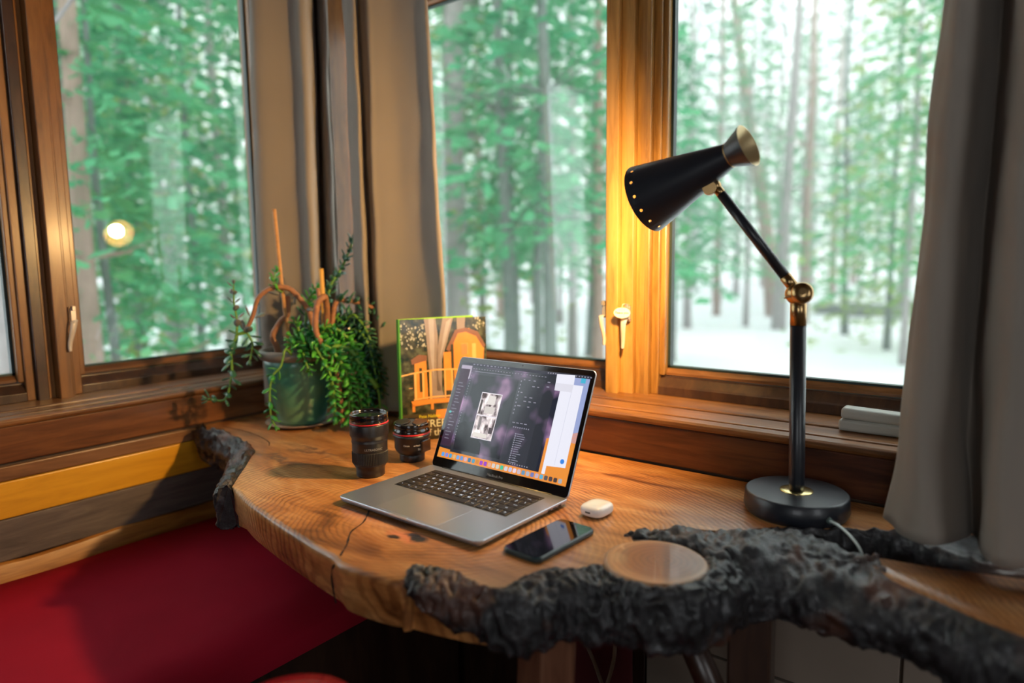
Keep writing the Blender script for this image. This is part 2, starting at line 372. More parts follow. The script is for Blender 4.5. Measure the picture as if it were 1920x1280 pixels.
# left wall: x from -.28 to 0 ; right wall: y from 0 to .30 
mb = MB(); mb.box((-.28, Y0-.25, ZF), (-.012, .30, ZW0-.03)); mb.box((-.28, Y0-.25, ZWL+.06), (0, .30, ZC)); mb.box((-.28, Y0-.25, ZW0-.03), (0, -1.62, ZWL+.06)); mb.box((-.28, -.03, ZW0-.03), (-.02, .30, ZWL+.06))
o = build('wall_left', mb, WALLIN); o['kind'] = 'structure'
mb = MB(); mb.box((-.012, .004, ZF), (X1+.25, .30, ZW0-.03)); mb.box((0, 0, ZW1+.06), (X1+.25, .30, ZC)); mb.box((-.02, .02, ZW0-.03), (.10, .30, ZW1+.06)); mb.box((2.30, 0, ZW0-.03), (X1+.25, .30, ZW1+.06))
o = build('wall_right', mb, WALLIN); o['kind'] = 'structure'
mb = MB(); mb.box((X1, Y0-.25, ZF), (X1+.25, 0, .1)); mb.box((X1, Y0-.25, 1.35), (X1+.25, 0, ZC)); mb.box((X1, Y0-.25, .1), (X1+.25, -1.7, 1.35)); mb.box((X1, -.9, .1), (X1+.25, 0, 1.35)); o = build('wall_side', mb, WALLIN); o['kind'] = 'structure'
mb = MB(); mb.box((0, Y0-.25, ZF), (X1, Y0, .1)); mb.box((0, Y0-.25, 1.35), (X1, Y0, ZC)); mb.box((0, Y0-.25, .1), (1.95, Y0, 1.35)); mb.box((3.15, Y0-.25, .1), (X1, Y0, 1.35))
o = build('wall_back', mb, WALLIN); o['kind'] = 'structure'

# boards on the left wall under the window
def board_l(name, z0, z1, mat, x1=.0, bev=.003, wav=False):
    if not wav: mb = MB().box((-.012, -3.3, z0), (x1, -.001, z1))
    else:
        rows = []
        top = []
        n = 120
        for i in range(n+1):
            y = -3.3 + 3.299*i/n
            zz = z1 + .006*noise.noise(V((y*6, 3, 0))) + .004*noise.noise(V((y*17, 9, 0)))
            top.append((y, zz))
        mb = MB(); rows = [[V((-.012, y, z0)) for y, z in top], [V((-.012, y, z)) for y, z in top], [V((x1-.006, y, z)) for y, z in top], [V((x1, y, z-.006)) for y, z in top], [V((x1, y, z0)) for y, z in top]]
        mb.grid(rows, False, True)
    o = build(name, mb, mat, bevel=0 if wav else bev); o['kind'] = 'structure'; return o
board_l('trim_1', .004, .084, W_BOARD_L, .003)
board_l('trim_2', -.036, -.004, W_TAN, -.003)
board_l('trim_3', -.119, -.0375, W_ORANGE, -.002)
board_l('trim_4', -.213, -.1205, W_GREY, -.003)
board_l('trim_5', -.42, -.2135, W_LIVE, .004, wav=True)
board_l('trim_6', -.742, -.4215, W_DARK, .0)
mb = MB().box((0.001, -.010, .004), (2.6, .003, .084)); o = build('trim_7', mb, W_BOARD_R, bevel=.003); o['kind'] = 'structure'
mb = MB().box((0.001, -.004, -.10), (2.6, .003, -.004)); o = build('trim_8', mb, W_DARK, bevel=.002); o['kind'] = 'structure'
# beige panelling low on the right wall
BEIGE = simple('beige_panel_paint', (.30, .24, .19), .6, bump=.1, bscale=12, var=.1)
def wp(x0, x1, z0, z1, n):
    o = build('trim_%d' % n, MB().box((x0, -.012, z0), (x1, .003, z1)), BEIGE, bevel=.002); o['kind'] = 'structure'
wp(1.125, 1.600, -.372, -.105, 9); wp(1.125, 1.600, -.70, -.378, 10); wp(1.605, 2.6, -.70, -.105, 11)
o = build('trim_12', MB().box((0.001, -.008, -.74), (1.12, .003, -.105)), W_DARK, bevel=.002); o['kind'] = 'structure'

# ------------------------------------------------------------------ sills and window units
Lw = lambda s, d, z: V((-d, s, z))
Rw = lambda s, d, z: V((s, d, z))
def wbox(mb, W, s0, s1, d0, d1, z0, z1):
    c = [W(s, d, z) for z in (z0, z1) for s, d in ((s0, d0), (s1, d0), (s1, d1), (s0, d1))]
    return mb.add(c, [(0,3,2,1),(4,5,6,7),(0,1,5,4),(1,2,6,5),(2,3,7,6),(3,0,4,7)])
def wprof(mb, W, s0, s1, prof):
    """profile (d, z) polygon swept along the wall"""
    n = len(prof)
    mb.add([W(s0, d, z) for d, z in prof] + [W(s1, d, z) for d, z in prof],
           [tuple(range(n)), tuple(range(n, 2*n))[::-1]] + [(i, (i+1) % n, n+(i+1) % n, n+i) for i in range(n)])
    return mb
def sill(name, W, s0, s1, mat, dp):
    # nose board and, behind a dark groove, the flat stool board
    mb = MB(); wprof(mb, W, s0, s1, [(-.010, .0845), (-.014, .090), (-.014, .097), (-.009, .1005), (.020, .1005), (.022, .0845)])
    wprof(mb, W, s0, s1, [(.026, .0845), (.026, .1005), (.028, .1020), (dp-.06, .1020), (dp-.058, .0845)])
    wprof(mb, W, s0, s1, [(dp-.054, .0845), (dp-.054, .1030), (dp-.051, .1050), (dp-.040, .1050), (dp-.038, .1020), (dp+.01, .1070), (.27, .1070), (.27, .0845)])
    wprof(mb, W, s0, s1, [(.0, .0715), (.0, .083), (.27, .083), (.27, .0715)])
    o = build(name, mb, mat, bevel=.0012); o['kind'] = 'structure'; return o
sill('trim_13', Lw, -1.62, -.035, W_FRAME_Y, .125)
sill('trim_14', Rw, .10, 2.30, W_FRAME, .150)

def window(n, W, s0, s1, dp, mat, matv, sash, latch=None, z0=.107, z1=ZW1, skew=0):
    """casement: sash bottom rail with bevel, stiles, glazing stops, gasket, pane; (s0, s1) is the clear glass width"""
    p = struct('window_%d' % n)
    sw = .034
    a, b = s0 - sw, s1 + sw
    df = dp + .035            # front face of the sash
    dg = df + .028            # glass
    mb = MB()
    for q0, q1 in ((a, a+sw*.55), (b-sw*.55, b)):
        wbox(mb, W, q0, q1, df, dg+.02, z0, z1+.04)
    o = build('sash_stile', mb, matv, p, bevel=.002)
    mb = MB()
    for q0, q1 in ((a+sw*.50, a+sw*.92), (b-sw*.92, b-sw*.50)):
        wbox(mb, W, q0, q1, df+.008, dg+.019, z0+.0455, z1+.02)
    build('glazing_bead', mb, matv, p, bevel=.0025)
    mb = MB()
    wprof(mb, W, a+sw*.552, b-sw*.552, [(df, z0), (df, z0+.020), (df+.004, z0+.024), (df+.016, z0+.040), (df+.016, z0+.044), (dg+.02, z0+.044), (dg+.02, z0)])
    build('bottom_rail', mb, sash, p, bevel=.001)
    mb = MB()
    wprof(mb, W, a+sw*.921, b-sw*.921, [(df+.017, z0+.0455), (df+.017, z0+.052), (df+.024, z0+.062), (dg+.012, z0+.062), (dg+.012, z0+.0455)])
    wbox(mb, W, a+sw*.552, b-sw*.552, df+.0005, dg+.0195, z1-.008, z1+.04)
    build('glazing_stop', mb, mat, p, bevel=.001)
    mb = MB(); g = .004
    wbox(mb, W, s0-g, s0+.0035, dg-.003, dg+.014, z0+.060, z1-.004); wbox(mb, W, s1-.0035, s1+g, dg-.003, dg+.014, z0+.060, z1-.004)
    wbox(mb, W, s0-g, s1+g, dg-.003, dg+.014, z0+.0615, z0+.067); wbox(mb, W, s0-g, s1+g, dg-.003, dg+.014, z1-.012, z1-.004)
    build('gasket', mb, GASKET, p)
    mb = MB(); wbox(mb, W, s0, s1, dg+.004, dg+.008, z0+.062, z1-.006)
    if skew:      # this sash glass sits slightly askew in its frame
        for i, v in enumerate(mb.v):
            mb.v[i] = v + V((skew*(v.y-(s0+s1)/2) + .013*(v.z-.63) , 0, 0))
    build('glass_pane', mb, GLASS, p)
    return p
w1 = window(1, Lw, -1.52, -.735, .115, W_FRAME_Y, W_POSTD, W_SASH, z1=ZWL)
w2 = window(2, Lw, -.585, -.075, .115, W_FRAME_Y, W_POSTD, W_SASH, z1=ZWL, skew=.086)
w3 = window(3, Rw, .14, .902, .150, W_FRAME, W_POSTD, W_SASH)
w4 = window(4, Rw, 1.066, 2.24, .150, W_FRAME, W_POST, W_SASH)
# mullion posts
mb = MB(); wbox(mb, Lw, -.659, -.630, .120, .26, .103, ZWL+.06); wbox(mb, Lw, -.676, -.6595, .150, .26, .103, ZWL+.06); wbox(mb, Lw, -.6295, -.621, .134, .26, .103, ZWL+.06)
o = build('trim_15', mb, W_POSTD, bevel=.002); o['kind'] = 'structure'
mb = MB(); wbox(mb, Lw, -.700, -.6765, .138, .26, .103, ZWL+.06); o = build('trim_16', mb, W_SASH, bevel=.002); o['kind'] = 'structure'
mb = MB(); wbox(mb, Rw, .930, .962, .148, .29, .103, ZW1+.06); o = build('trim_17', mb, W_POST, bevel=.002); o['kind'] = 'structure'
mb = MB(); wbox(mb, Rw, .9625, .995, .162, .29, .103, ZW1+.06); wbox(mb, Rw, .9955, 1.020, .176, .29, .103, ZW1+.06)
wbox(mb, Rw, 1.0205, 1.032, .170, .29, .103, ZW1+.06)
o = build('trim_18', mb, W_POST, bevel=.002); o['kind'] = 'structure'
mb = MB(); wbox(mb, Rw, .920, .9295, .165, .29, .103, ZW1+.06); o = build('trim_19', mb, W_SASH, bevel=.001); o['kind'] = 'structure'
# end jambs and window heads
mb = MB(); wbox(mb, Lw, -.040, -.030, .0, .26, .103, ZWL+.06); wbox(mb, Lw, -1.61, -1.555, .02, .26, .103, ZWL+.06); wbox(mb, Lw, -1.61, -.03, .02, .26, ZWL+.035, ZWL+.065)
o = build('trim_20', mb, W_POSTD, bevel=.002); o['kind'] = 'structure'
mb = MB(); wbox(mb, Rw, .095, .105, .0, .29, .103, ZW1+.06); wbox(mb, Rw, 2.275, 2.30, .02, .29, .103, ZW1+.06); wbox(mb, Rw, .10, 2.3, .02, .29, ZW1+.035, ZW1+.065)
o = build('trim_21', mb, W_POSTD, bevel=.002); o['kind'] = 'structure'

# casement latches (cream metal levers)
def latch(parent, c, drop, out, lean=0.):
    """c hinge point, out unit vector away from the frame, drop lever length"""
    c = V(c); out = V(out)
    mb = MB(); side = out.cross(V((0, 0, 1))).normalized()
    Mx = Matrix((side, out, V((0, 0, 1)))).transposed().to_4x4(); Mx.translation = c
    mb.box((-.006, -.002, -.010), (.006, .006, .026), Mx)
    mb.box((-.004, .0, .020), (.004, .012, .031), Mx)
    br = build('latch_bracket', mb, simple('bracket_nickel', (.55, .48, .42), .3, .6), parent, bevel=.001)
    br['label'] = 'nickel latch bracket'
    mb = MB(); pts = [(0, .002, -.004), (lean*.3, .018, -.006), (lean*.6, .020, -drop*.35), (lean, .015, -drop*.75), (lean*1.1, .016, -drop)]
    rows = []
    for i, q in enumerate(cr([tuple(p) for p in pts], 6)):
        t = i/24; w = .0095*(1-t) + .0035*t; th = .0035
        rows.append([Mx @ V((q[0]+a*w, q[1]+b*th, q[2])) for a, b in ((1,0),(.7,.8),(0,1),(-.7,.8),(-1,0),(-.7,-.8),(0,-1),(.7,-.8))])
    mb.grid(rows, True, True); o0 = len(mb.v)-8; mb.f.append(tuple(range(o0, o0+8))); mb.sm.append(False); mb.f.append(tuple(range(0, 8))); mb.sm.append(False)
    l = build('latch_handle', mb, WHITE_METAL, parent); l['label'] = 'cream curved latch lever'
latch(w2, (-.128, -.616, .298), .078, (1, 0, 0), .016)
latch(w3, (.921, .163, .296), .075, V((-.25, -1, 0)).normalized(), -.01)
latch(w4, (.986, .158, .290), .074, (0, -1, 0), .006)
# folding crank on the sill of the right window
mb = MB(); Mx = Matrix.Translation((1.468, .085, .103))
mb.box((0, -.012, 0), (.115, .030, .022), Mx); build('crank_base', mb, GREYPL, w4, bevel=.006, seg=3)
mb = MB(); mb.box((.002, -.010, .0225), (.115, .026, .044), Matrix.Translation((1.468, .085, .103)) @ Matrix.Rotation(R(1.5), 4, 'Y')); o = build('crank_handle', mb, GREYPL, w4, bevel=.007, seg=4); o['label'] = 'pale folded crank handle'
# oval tag hanging on the latch
tg = thing('oval_tag', (.985, .128, .290), 'white oval tag with dark lettering hanging from the cream window latch', 'tag')
mb = MB(); n = 32
Mt = Matrix.Translation((.985, .128, .302)) @ Matrix.Rotation(R(14), 4, 'Z') @ Matrix.Rotation(R(90), 4, 'X')
mb.prism([(.0195*cos(2*pi*k/n), .0125*sin(2*pi*k/n)) for k in range(n)], 0, .0012, Mt)
build('tag_plate', mb, simple('tag_white', (.80, .78, .70), .5), tg)
mb = text_mb('Peace you', .0078, Mt @ Matrix.Translation((0, -.0022, .0015)), align='CENTER', bold=.0002); build('tag_lettering', mb, simple('tag_ink', (.04, .07, .08), .6), tg)
mb = MB()
for v_ in (.0070, -.0078):
    for k in range(5): mb.box((-.0072+.003*k, v_-.0006, .0013), (-.0054+.003*k, v_+.0006, .0016), Mt)
build('small_print', mb, simple('tag_small_ink', (.30, .32, .30), .6), tg)
mb = MB().tube([(.985, .128, .312), (.987, .124, .316), (.987, .128, .322), (.986, .150, .322)], .0008, 6); build('tag_string', mb, WHITE_METAL, tg)

# ------------------------------------------------------------------ table slab
segA = [(.006,-.372),(.061,-.398),(.099,-.386),(.171,-.389),(.266,-.409),(.343,-.434),(.385,-.47),(.440,-.517),(.487,-.56),(.540,-.606)]
segB = [(.628,-.634),(.715,-.653),(.779,-.665),(.845,-.676),(.902,-.685),(.95,-.691),(.986,-.702),(1.045,-.697),(1.085,-.687),(1.100,-.672)]
segC = [(1.098,-.648),(1.11,-.629),(1.141,-.622),(1.183,-.632),(1.211,-.622),(1.222,-.605),(1.219,-.585),(1.226,-.559),(1.247,-.533),(1.269,-.515),(1.285,-.485),(1.300,-.44),(1.290,-.395),(1.275,-.368),(1.295,-.323),(1.33,-.292),(1.379,-.268),(1.402,-.246),(1.44,-.207),(1.517,-.160),(1.604,-.112),(1.640,-.085),(1.75,-.06),(1.9,-.055)]
def dens(p, per=6): return cr(p, per)
front = dens(segA, 6) + dens([segA[-1]] + segB, 6)[3:] + dens(segC, 6)
poly = [(.006, -.012)] + front + [(1.9, -.012)]
clean = []
for p in poly:
    if not clean or (abs(p[0]-clean[-1][0]) + abs(p[1]-clean[-1][1])) > .004: clean.append(p)
poly = clean[::1]
def onorm(poly, i):
    n = len(poly); a = V(poly[i-1]); b = V(poly[(i+1) % n]); t = (b-a).normalized(); return V((t.y, -t.x))
def area(p): return .5*sum(p[i-1][0]*p[i][1]-p[i][0]*p[i-1][1] for i in range(len(p)))
if area(poly) < 0: poly = poly[::-1]
tb = thing('live_edge_table', (.95, -.35, -.75), 'live-edge wooden slab table with dark bark front edge, fixed in the window corner', 'table')
mb = MB(); rings = []
nP = len(poly)
inner = None
for off, z in ((-.010, 0.0), (-.004, -.0012), (-.001, -.005), (.0, -.012), (-.004, -.045), (-.014, -.075)):
    row = []
    for i in range(nP):
        nn = onorm(poly, i); p = V(poly[i]); wall = p.y > -.02 or p.x < .02 or p.x > 1.88
        o_ = 0 if wall else (off if (.56 < p.x < 1.09 and p.y < -.6) else off*.15)
        row.append(V((p.x + nn.x*o_, p.y + nn.y*o_, z if (z < -.04 or (.56 < p.x < 1.09 and p.y < -.6)) else z*.1)))
    rings.append(row)
mb.grid(rings, True, True)
from mathutils.geometry import delaunay_2d_cdt
top2 = [V((p.x, p.y)) for p in rings[0]]
res = delaunay_2d_cdt(top2, [], [list(range(nP))], 1, 1e-6)
mb.add([(p.x, p.y, 0) for p in res[0]], [tuple(f) for f in res[2]]); mb.add([(p.x, p.y, -.075) for p in [V((q.x, q.y)) for q in rings[-1]]], [tuple(range(nP))])
mb.prism([(1.02,-.60),(1.03,-.678),(1.085,-.669),(1.13,-.660),(1.175,-.648),(1.212,-.634),(1.236,-.612),(1.23,-.57),(1.12,-.56)], -.0755, -.022)
build('tabletop', mb, SLAB, tb, recalc=True)

def rough(mb, amp, f1, seed, keep=None):
    """push vertices along their normals with layered noise"""
    me = bpy.data.meshes.new('t'); me.from_pydata([tuple(p) for p in mb.v], [], mb.f); bm = bmesh.new(); bm.from_mesh(me)
    bmesh.ops.recalc_face_normals(bm, faces=bm.faces); bm.verts.ensure_lookup_table(); bm.normal_update()
    for i, v in enumerate(bm.verts):
        p = V((v.co.x+seed, v.co.y+seed*2, v.co.z*.45)); a = amp * (keep[i] if keep else 1)
        r1 = noise.noise(p*f1); r2 = 1-abs(noise.noise(p*f1*2.3))*2; r3 = noise.noise(p*f1*5) + .7*(1-abs(noise.noise(p*f1*9))*2) - .5
        mb.v[i] = v.co + v.normal * a * (.75*r1 + .65*r2 + .20*r3 - .2)
    bm.free(); bpy.data.meshes.remove(me); return mb
def bark_strip(name, st, amp=.007, lip=.004, bulge=.012, per=12, zb=-.078, m=22, f1=28, seed=0, zt=.0005, label=None):
    """stations (ix, iy, ox, oy): inner line on the table top, outer line at the bottom edge"""
    S = cr([tuple(q) + ((zb,) if len(q) == 4 else ()) for q in st], per); rows = []; keep = []
    for ix, iy, ox, oy, zb in S:
        kz = zb/-.078
        a = V((ix, iy)); b = V((ox, oy)); d = b - a; Ln = max(d.length, .004); dn = d.normalized() if d.length > 1e-4 else V((0, -1))
        prof = []
        pts = [(-.004, zt-.004), (0, zt), (min(.3*Ln, .012), zt+lip), (Ln*.75, zt+lip*.3-.003), (Ln+bulge*.5*kz, -.014*kz), (Ln+bulge*kz, -.038*kz), (Ln+bulge*.6*kz, -.062*kz), (Ln, zb), (Ln-.02, zb), (Ln-.04, zb+.004)]
        pr = cr(pts, 8)
        row = [V((a.x+dn.x*u, a.y+dn.y*u, z)) for u, z in pr]
        rows.append(row); n = len(pr); keep += [0 if k < 6 else min(1, (k-6)/8) for k in range(n)]
    mb = MB(); mb.grid(rows, False, True); nr = len(rows[0]); tot = len(mb.v); mb.f.append(tuple(range(nr))); mb.sm.append(False); mb.f.append(tuple(range(tot-nr, tot))); mb.sm.append(False); rough(mb, amp, f1, seed, keep)
    o = build(name, mb, BARK, tb, recalc=True)
    if label: o['label'] = label
    return o
bark_strip('bark_edge', [(.010,-.374,.018,-.392),(.061,-.400,.066,-.416),(.099,-.388,.110,-.412),(.171,-.391,.165,-.42),(.266,-.411,.255,-.440),(.343,-.436,.325,-.470),(.385,-.472,.365,-.510),(.440,-.519,.415,-.535),(.487,-.562,.462,-.575),(.528,-.601,.505,-.612),(.545,-.614,.530,-.626)], amp=.013, bulge=.010, seed=3, label='dark rough bark at the left corner')
bark_strip('bark_edge', [(1.094,-.668,1.097,-.682,-.006),(1.089,-.645,1.108,-.684,-.016),(1.11,-.629,1.130,-.680,-.034),(1.141,-.622,1.160,-.668,-.052),(1.183,-.634,1.192,-.654,-.056),(1.211,-.624,1.222,-.644,-.072),(1.224,-.610,1.250,-.628),(1.219,-.585,1.268,-.592),(1.226,-.559,1.272,-.572),(1.247,-.533,1.295,-.553),(1.269,-.515,1.312,-.545),(1.284,-.492,1.325,-.536),(1.308,-.503,1.338,-.533),(1.338,-.511,1.356,-.527),(1.372,-.510,1.388,-.521),(1.402,-.486,1.424,-.494),(1.414,-.450,1.440,-.455),(1.410,-.415,1.447,-.410),(1.396,-.388,1.449,-.375)], amp=.010, bulge=.010, seed=11, label='knobbly dark bark along the front')
# sawn disc
n = 64; dc = (1.345, -.437); rr = [.0735*(1+.03*noise.noise(V((cos(2*pi*k/n)*1.5, sin(2*pi*k/n)*1.5, 2)))) for k in range(n)]
mb = MB(); rows = []
for f, z in ((1.0, -.070), (1.02, -.03), (1.0, -.002), (.975, .0035), (.93, .0045)):
    rows.append([V((dc[0]+rr[k]*f*cos(2*pi*k/n), dc[1]+rr[k]*f*sin(2*pi*k/n), z)) for k in range(n)])
mb.grid(rows, True, True); mb.add(rows[-1], [tuple(range(n))])
o = build('sawn_branch_end', mb, DISC, tb); o['label'] = 'round sawn branch stub'
# forked branch with bark, cut flat on its right half
ST = [ # bt, ft, fb, zfb, hump
 (1.262,-.372, 1.264,-.383, 1.266,-.385, -.012, .002),
 (1.293,-.325, 1.312,-.360, 1.314,-.362, -.020, .006),
 (1.33,-.292, 1.367,-.350, 1.372,-.354, -.030, .010),
 (1.379,-.268, 1.400,-.365, 1.420,-.415, -.075, .010),
 (1.405,-.240, 1.430,-.340, 1.451,-.387, -.078, .012),
 (1.452,-.215, 1.482,-.305, 1.496,-.352, -.078, .012),
 (1.512,-.214, 1.532,-.293, 1.537,-.351, -.078, .008),
 (1.573,-.241, 1.585,-.270, 1.590,-.354, -.078, .002),
 (1.602,-.232, 1.630,-.308, 1.642,-.354, -.080, -.001),
 (1.645,-.224, 1.676,-.334, 1.686,-.367, -.085, -.001),
 (1.70,-.208, 1.718,-.357, 1.727,-.382, -.088, -.001),
 (1.76,-.190, 1.757,-.371, 1.768,-.398, -.090, -.001),
 (1.90,-.150, 1.90,-.42, 1.912,-.450, -.095, -.001)]
S = cr(ST, 16); rows = []; keep = []
for bx, by, fx, fy, gx, gy, zg, hp in S:
    bt = V((bx, by)); ft = V((fx, fy)); fb = V((gx, gy)); d = (ft-bt); dn = d.normalized(); Ld = d.length
    flat = hp < 0
    pts = [(bt+dn*.02, zg), (bt-dn*.004, zg*.55), (bt-dn*.002, -.010), (bt+dn*.003, -.0005 if flat else .002)]
    for t in (.2, .5, .8): pts.append((bt+d*t, -.0012 if flat else hp*sin(pi*t)+.001))
    pts.append((ft-dn*.001, -.001 if flat else hp*.3)); dd = (fb-ft)
    ddn = dd.normalized() if dd.length > 1e-4 else dn
    pts += [(ft+dd*.55+ddn*.004, zg*.18), (fb+ddn*.006, zg*.5), (fb+ddn*.002, zg*.85), (fb-ddn*.006, zg), ((fb+bt)/2, zg-.004)]
    cp = cr([(p.x, p.y, z) for p, z in pts], 6, closed=True)
    rows.append([V(c) for c in cp]); n = len(cp)
    keep += [(0 if flat and 18 <= k <= 42 else (.35 if flat and (15 <= k < 18 or 42 < k <= 44) else 1)) for k in range(n)]
mb = MB(); mb.grid(rows, True, True); mb.f.append(tuple(range(n))); mb.sm.append(False)
rough(mb, .009, 26, 5, keep); o = build('bark_branch', mb, BARK, tb); o['label'] = 'thick forked branch in dark bark'
# flat sawn face of the branch
W2 = cr([(bx, by, fx, fy) for bx, by, fx, fy, gx, gy, zg, hp in ST[7:]], 8)
mb = MB(); rows = []
for i, (bx, by, fx, fy) in enumerate(W2):
    s_ = min(1, (i+1)/7); bt = V((bx, by)); ft = V((fx, fy)); c = (bt+ft)/2; h = (ft-bt)/2*.94*s_**.5
    rows.append([V((c.x-h.x, c.y-h.y, -.0015)), V((c.x-h.x*.97, c.y-h.y*.97, .0012)), V((c.x, c.y, .0016)), V((c.x+h.x*.97, c.y+h.y*.97, .0012)), V((c.x+h.x, c.y+h.y, -.0015))])
mb.grid(rows, False, True); o = build('sawn_branch_face', mb, SLAB, tb); o['label'] = 'flat pale sawn face of the branch'
# bark under the back slab edge and in the fork
bark_strip('bark_edge', [(1.435,-.212,1.440,-.214),(1.470,-.190,1.474,-.194),(1.517,-.162,1.520,-.166),(1.560,-.137,1.564,-.144),(1.604,-.113,1.615,-.128),(1.640,-.088,1.665,-.150),(1.70,-.066,1.730,-.165),(1.80,-.06,1.82,-.15),(1.90,-.056,1.91,-.13)], amp=.008, bulge=.002, lip=.001, seed=21, label='shaded bark in the fork')
# cracks in the sawn wood
CR = simple('crack_dark', (.02, .008, .004), .9)
def crack(pts, w0=.0014, side=None):
    mb = MB(); P = cr(pts, 6)
    for i in range(len(P)-1):
        a = V(P[i]); b = V(P[i+1]); t = (b-a).normalized()
        up = V((0, 0, 1)) if abs(t.z) < .7 else V((.5, -1, 0)).normalized()
        s_ = t.cross(up).normalized(); j1 = w0*(.6+.8*noise.noise(a*90)); j2 = w0*(.6+.8*noise.noise(b*90)); j1 = max(j1, .0004); j2 = max(j2, .0004)
        mb.add([a-s_*j1+up*.0002, a+s_*j1+up*.0002, b+s_*j2+up*.0002, b-s_*j2+up*.0002, a-up*.002, b-up*.002], [(0,1,2,3), (1,4,5,2), (4,0,3,5)])
    build('crack', mb, CR, tb, recalc=False)
crack([(.855,-.535,.0004),(.888,-.575,.0004),(.905,-.615,.0004),(.938,-.650,.0004),(.958,-.676,.0004),(.968,-.692,-.003),(.966,-.7005,-.014),(.958,-.694,-.045),(.950,-.684,-.076)], .0022)
crack([(.07,-.352,.0004),(.16,-.348,.0004),(.23,-.355,.0004),(.30,-.372,.0004),(.335,-.392,.0004)], .0018)
# legs
def leg(x, y, tx, ty, w=.055, d=.06, rot=20, z1=-.076, label=None, mat=W_LEG):
    Mx = Matrix.Translation((x, y, 0)) @ Matrix.Rotation(R(rot), 4, 'Z')
    mb = MB(); a = [V((sx*w/2, sy*d/2, z1)) for sx, sy in ((-1,-1),(1,-1),(1,1),(-1,1))]; b = [V((p.x+tx, p.y+ty, -.75)) for p in a]
    mb.add([Mx @ p for p in a+b], [(0,1,2,3),(7,6,5,4),(0,4,5,1),(1,5,6,2),(2,6,7,3),(3,7,4,0)])
    o = build('leg', mb, mat, tb, bevel=.004)
leg(1.235, -.545, .01, -.04, .060, .06, -20)
leg(1.445, -.32, 0, 0, .06, .06, 10, mat=W_DARK)
mb = MB().tube([(1.36, -.38, -.10), (1.45, -.36, -.30)], .022, 6); build('brace', mb, W_DARK, tb)
leg(.30, -.15, 0, 0, .07, .07, 0, mat=W_DARK)

# ------------------------------------------------------------------ bench, stools, bag
bn = thing('bench', (.36, -1.5, -.75), 'built-in wooden bench along the left wall beside the table', 'bench')
build('bench_box', MB().box((.012, -3.0, -.744), (.62, -.06, -.34)), W_DARK, bn, bevel=.004)
build('seat_board', MB().box((.012, -3.0, -.338), (.645, -.06, -.318)), W_DARK, bn, bevel=.004)
mb = MB(); n = 40
rows = []
x0, x1_, y0, y1_ = .014, .675, -2.9, -.07
import itertools
def cush(x0, x1_, y0, y1_, z0, z1, r=.03):
    mb = MB(); nx, ny = 16, 60; 
    def h(x, y):
        e = min(x-x0, x1_-x, (y-y0), (y1_-y)); return z1 - max(0, (r-e))**2/r*1.0 + .003*noise.noise(V((x*7, y*5, 0))) + .0012*noise.noise(V((x*30, y*9, 4)))
    rows = []
    for j in range(ny+1):
        y = y0 + (y1_-y0)*j/ny
        r_ = []
        for i in range(nx+1):
            t = i/nx; t = t*t*(3-2*t) if i in (0, nx) else t
            x = x0 + (x1_-x0)*t; r_.append(V((x, y, h(x, y))))
        r_ = [V((x0, y, z0))] + [V((x0-.004, y, (z0+z1)/2))] + r_ + [V((x1_+.006, y, (z0+z1)/2))] + [V((x1_, y, z0))]
        rows.append(r_)
    mb.grid(rows, False, True); mb.add(rows[0], [tuple(range(len(rows[0])))]); mb.add(rows[-1], [tuple(range(len(rows[0])))])
    return mb
tag(build('bench_cushion', cush(x0, x1_, y0, y1_, -.317, -.238), RED, base=(.37, -1.4, -.317)), 'red fabric seat cushion lying on the bench by the left wall', 'cushion')
REDPL = simple('glossy_red_paint', (.45, .008, .02), .12, coat=.8)
def stool(x, y, zt, label, k_=1.):
    s = thing('stool', (x, y, -.75), label, 'stool', 'red stools at the table')
    mb = MB(); mb.lathe([(.02, zt-.03), (.14*k_, zt-.030), (.165*k_, zt-.022), (.17*k_, zt-.012), (.155*k_, zt-.002), (.10*k_, zt), (.02, zt-.002)], Matrix.Translation((x, y, 0)), 48)
    build('seat', mb, REDPL, s)
    for k in range(4):
        a = pi/4 + k*pi/2; mb = MB().tube([(x+.10*k_*cos(a), y+.10*k_*sin(a), zt-.03), (x+.17*cos(a), y+.17*sin(a), -.745)], [.014, .011], 10); build('leg', mb, W_DARK, s)
stool(1.142, -.897, -.05, 'tall glossy red stool at the bottom beside the red bench cushion', .48)
stool(1.316, -.486, -.25, 'low red stool in shadow under the sawn round branch end', .7)
bg = thing('tote_bag', (1.06, -.05, -.75), 'dark red cloth bag with cream cord handles behind the table legs', 'bag')
mb = MB(); rows = []
for k in range(9):
    z = -.70 + .42*k/8; b_ = .10 + .02*sin(k); rows.append([V((1.00 + (.135)*cos(a)*(1-.03*k/8), -.090 + .055*sin(a)*(1-.07*k), z)) for a in [2*pi*j/24 for j in range(24)]])
mb.grid(rows, True, True); mb.add(rows[0], [tuple(range(24))]); mb.add(rows[-1], [tuple(range(24))])
build('bag_body', mb, MAROON, bg)
CORD = simple('cream_cord', (.42, .34, .25), .8, bump=.5, bscale=400)
mb = MB(); mb.tube(cr([(1.055,-.145,-.30),(1.060,-.165,-.33),(1.085,-.165,-.38),(1.105,-.160,-.43),(1.115,-.160,-.41),(1.125,-.155,-.36),(1.118,-.14,-.32),(1.105,-.12,-.30)], 8), .004, 8); build('cord_handle', mb, CORD, bg)

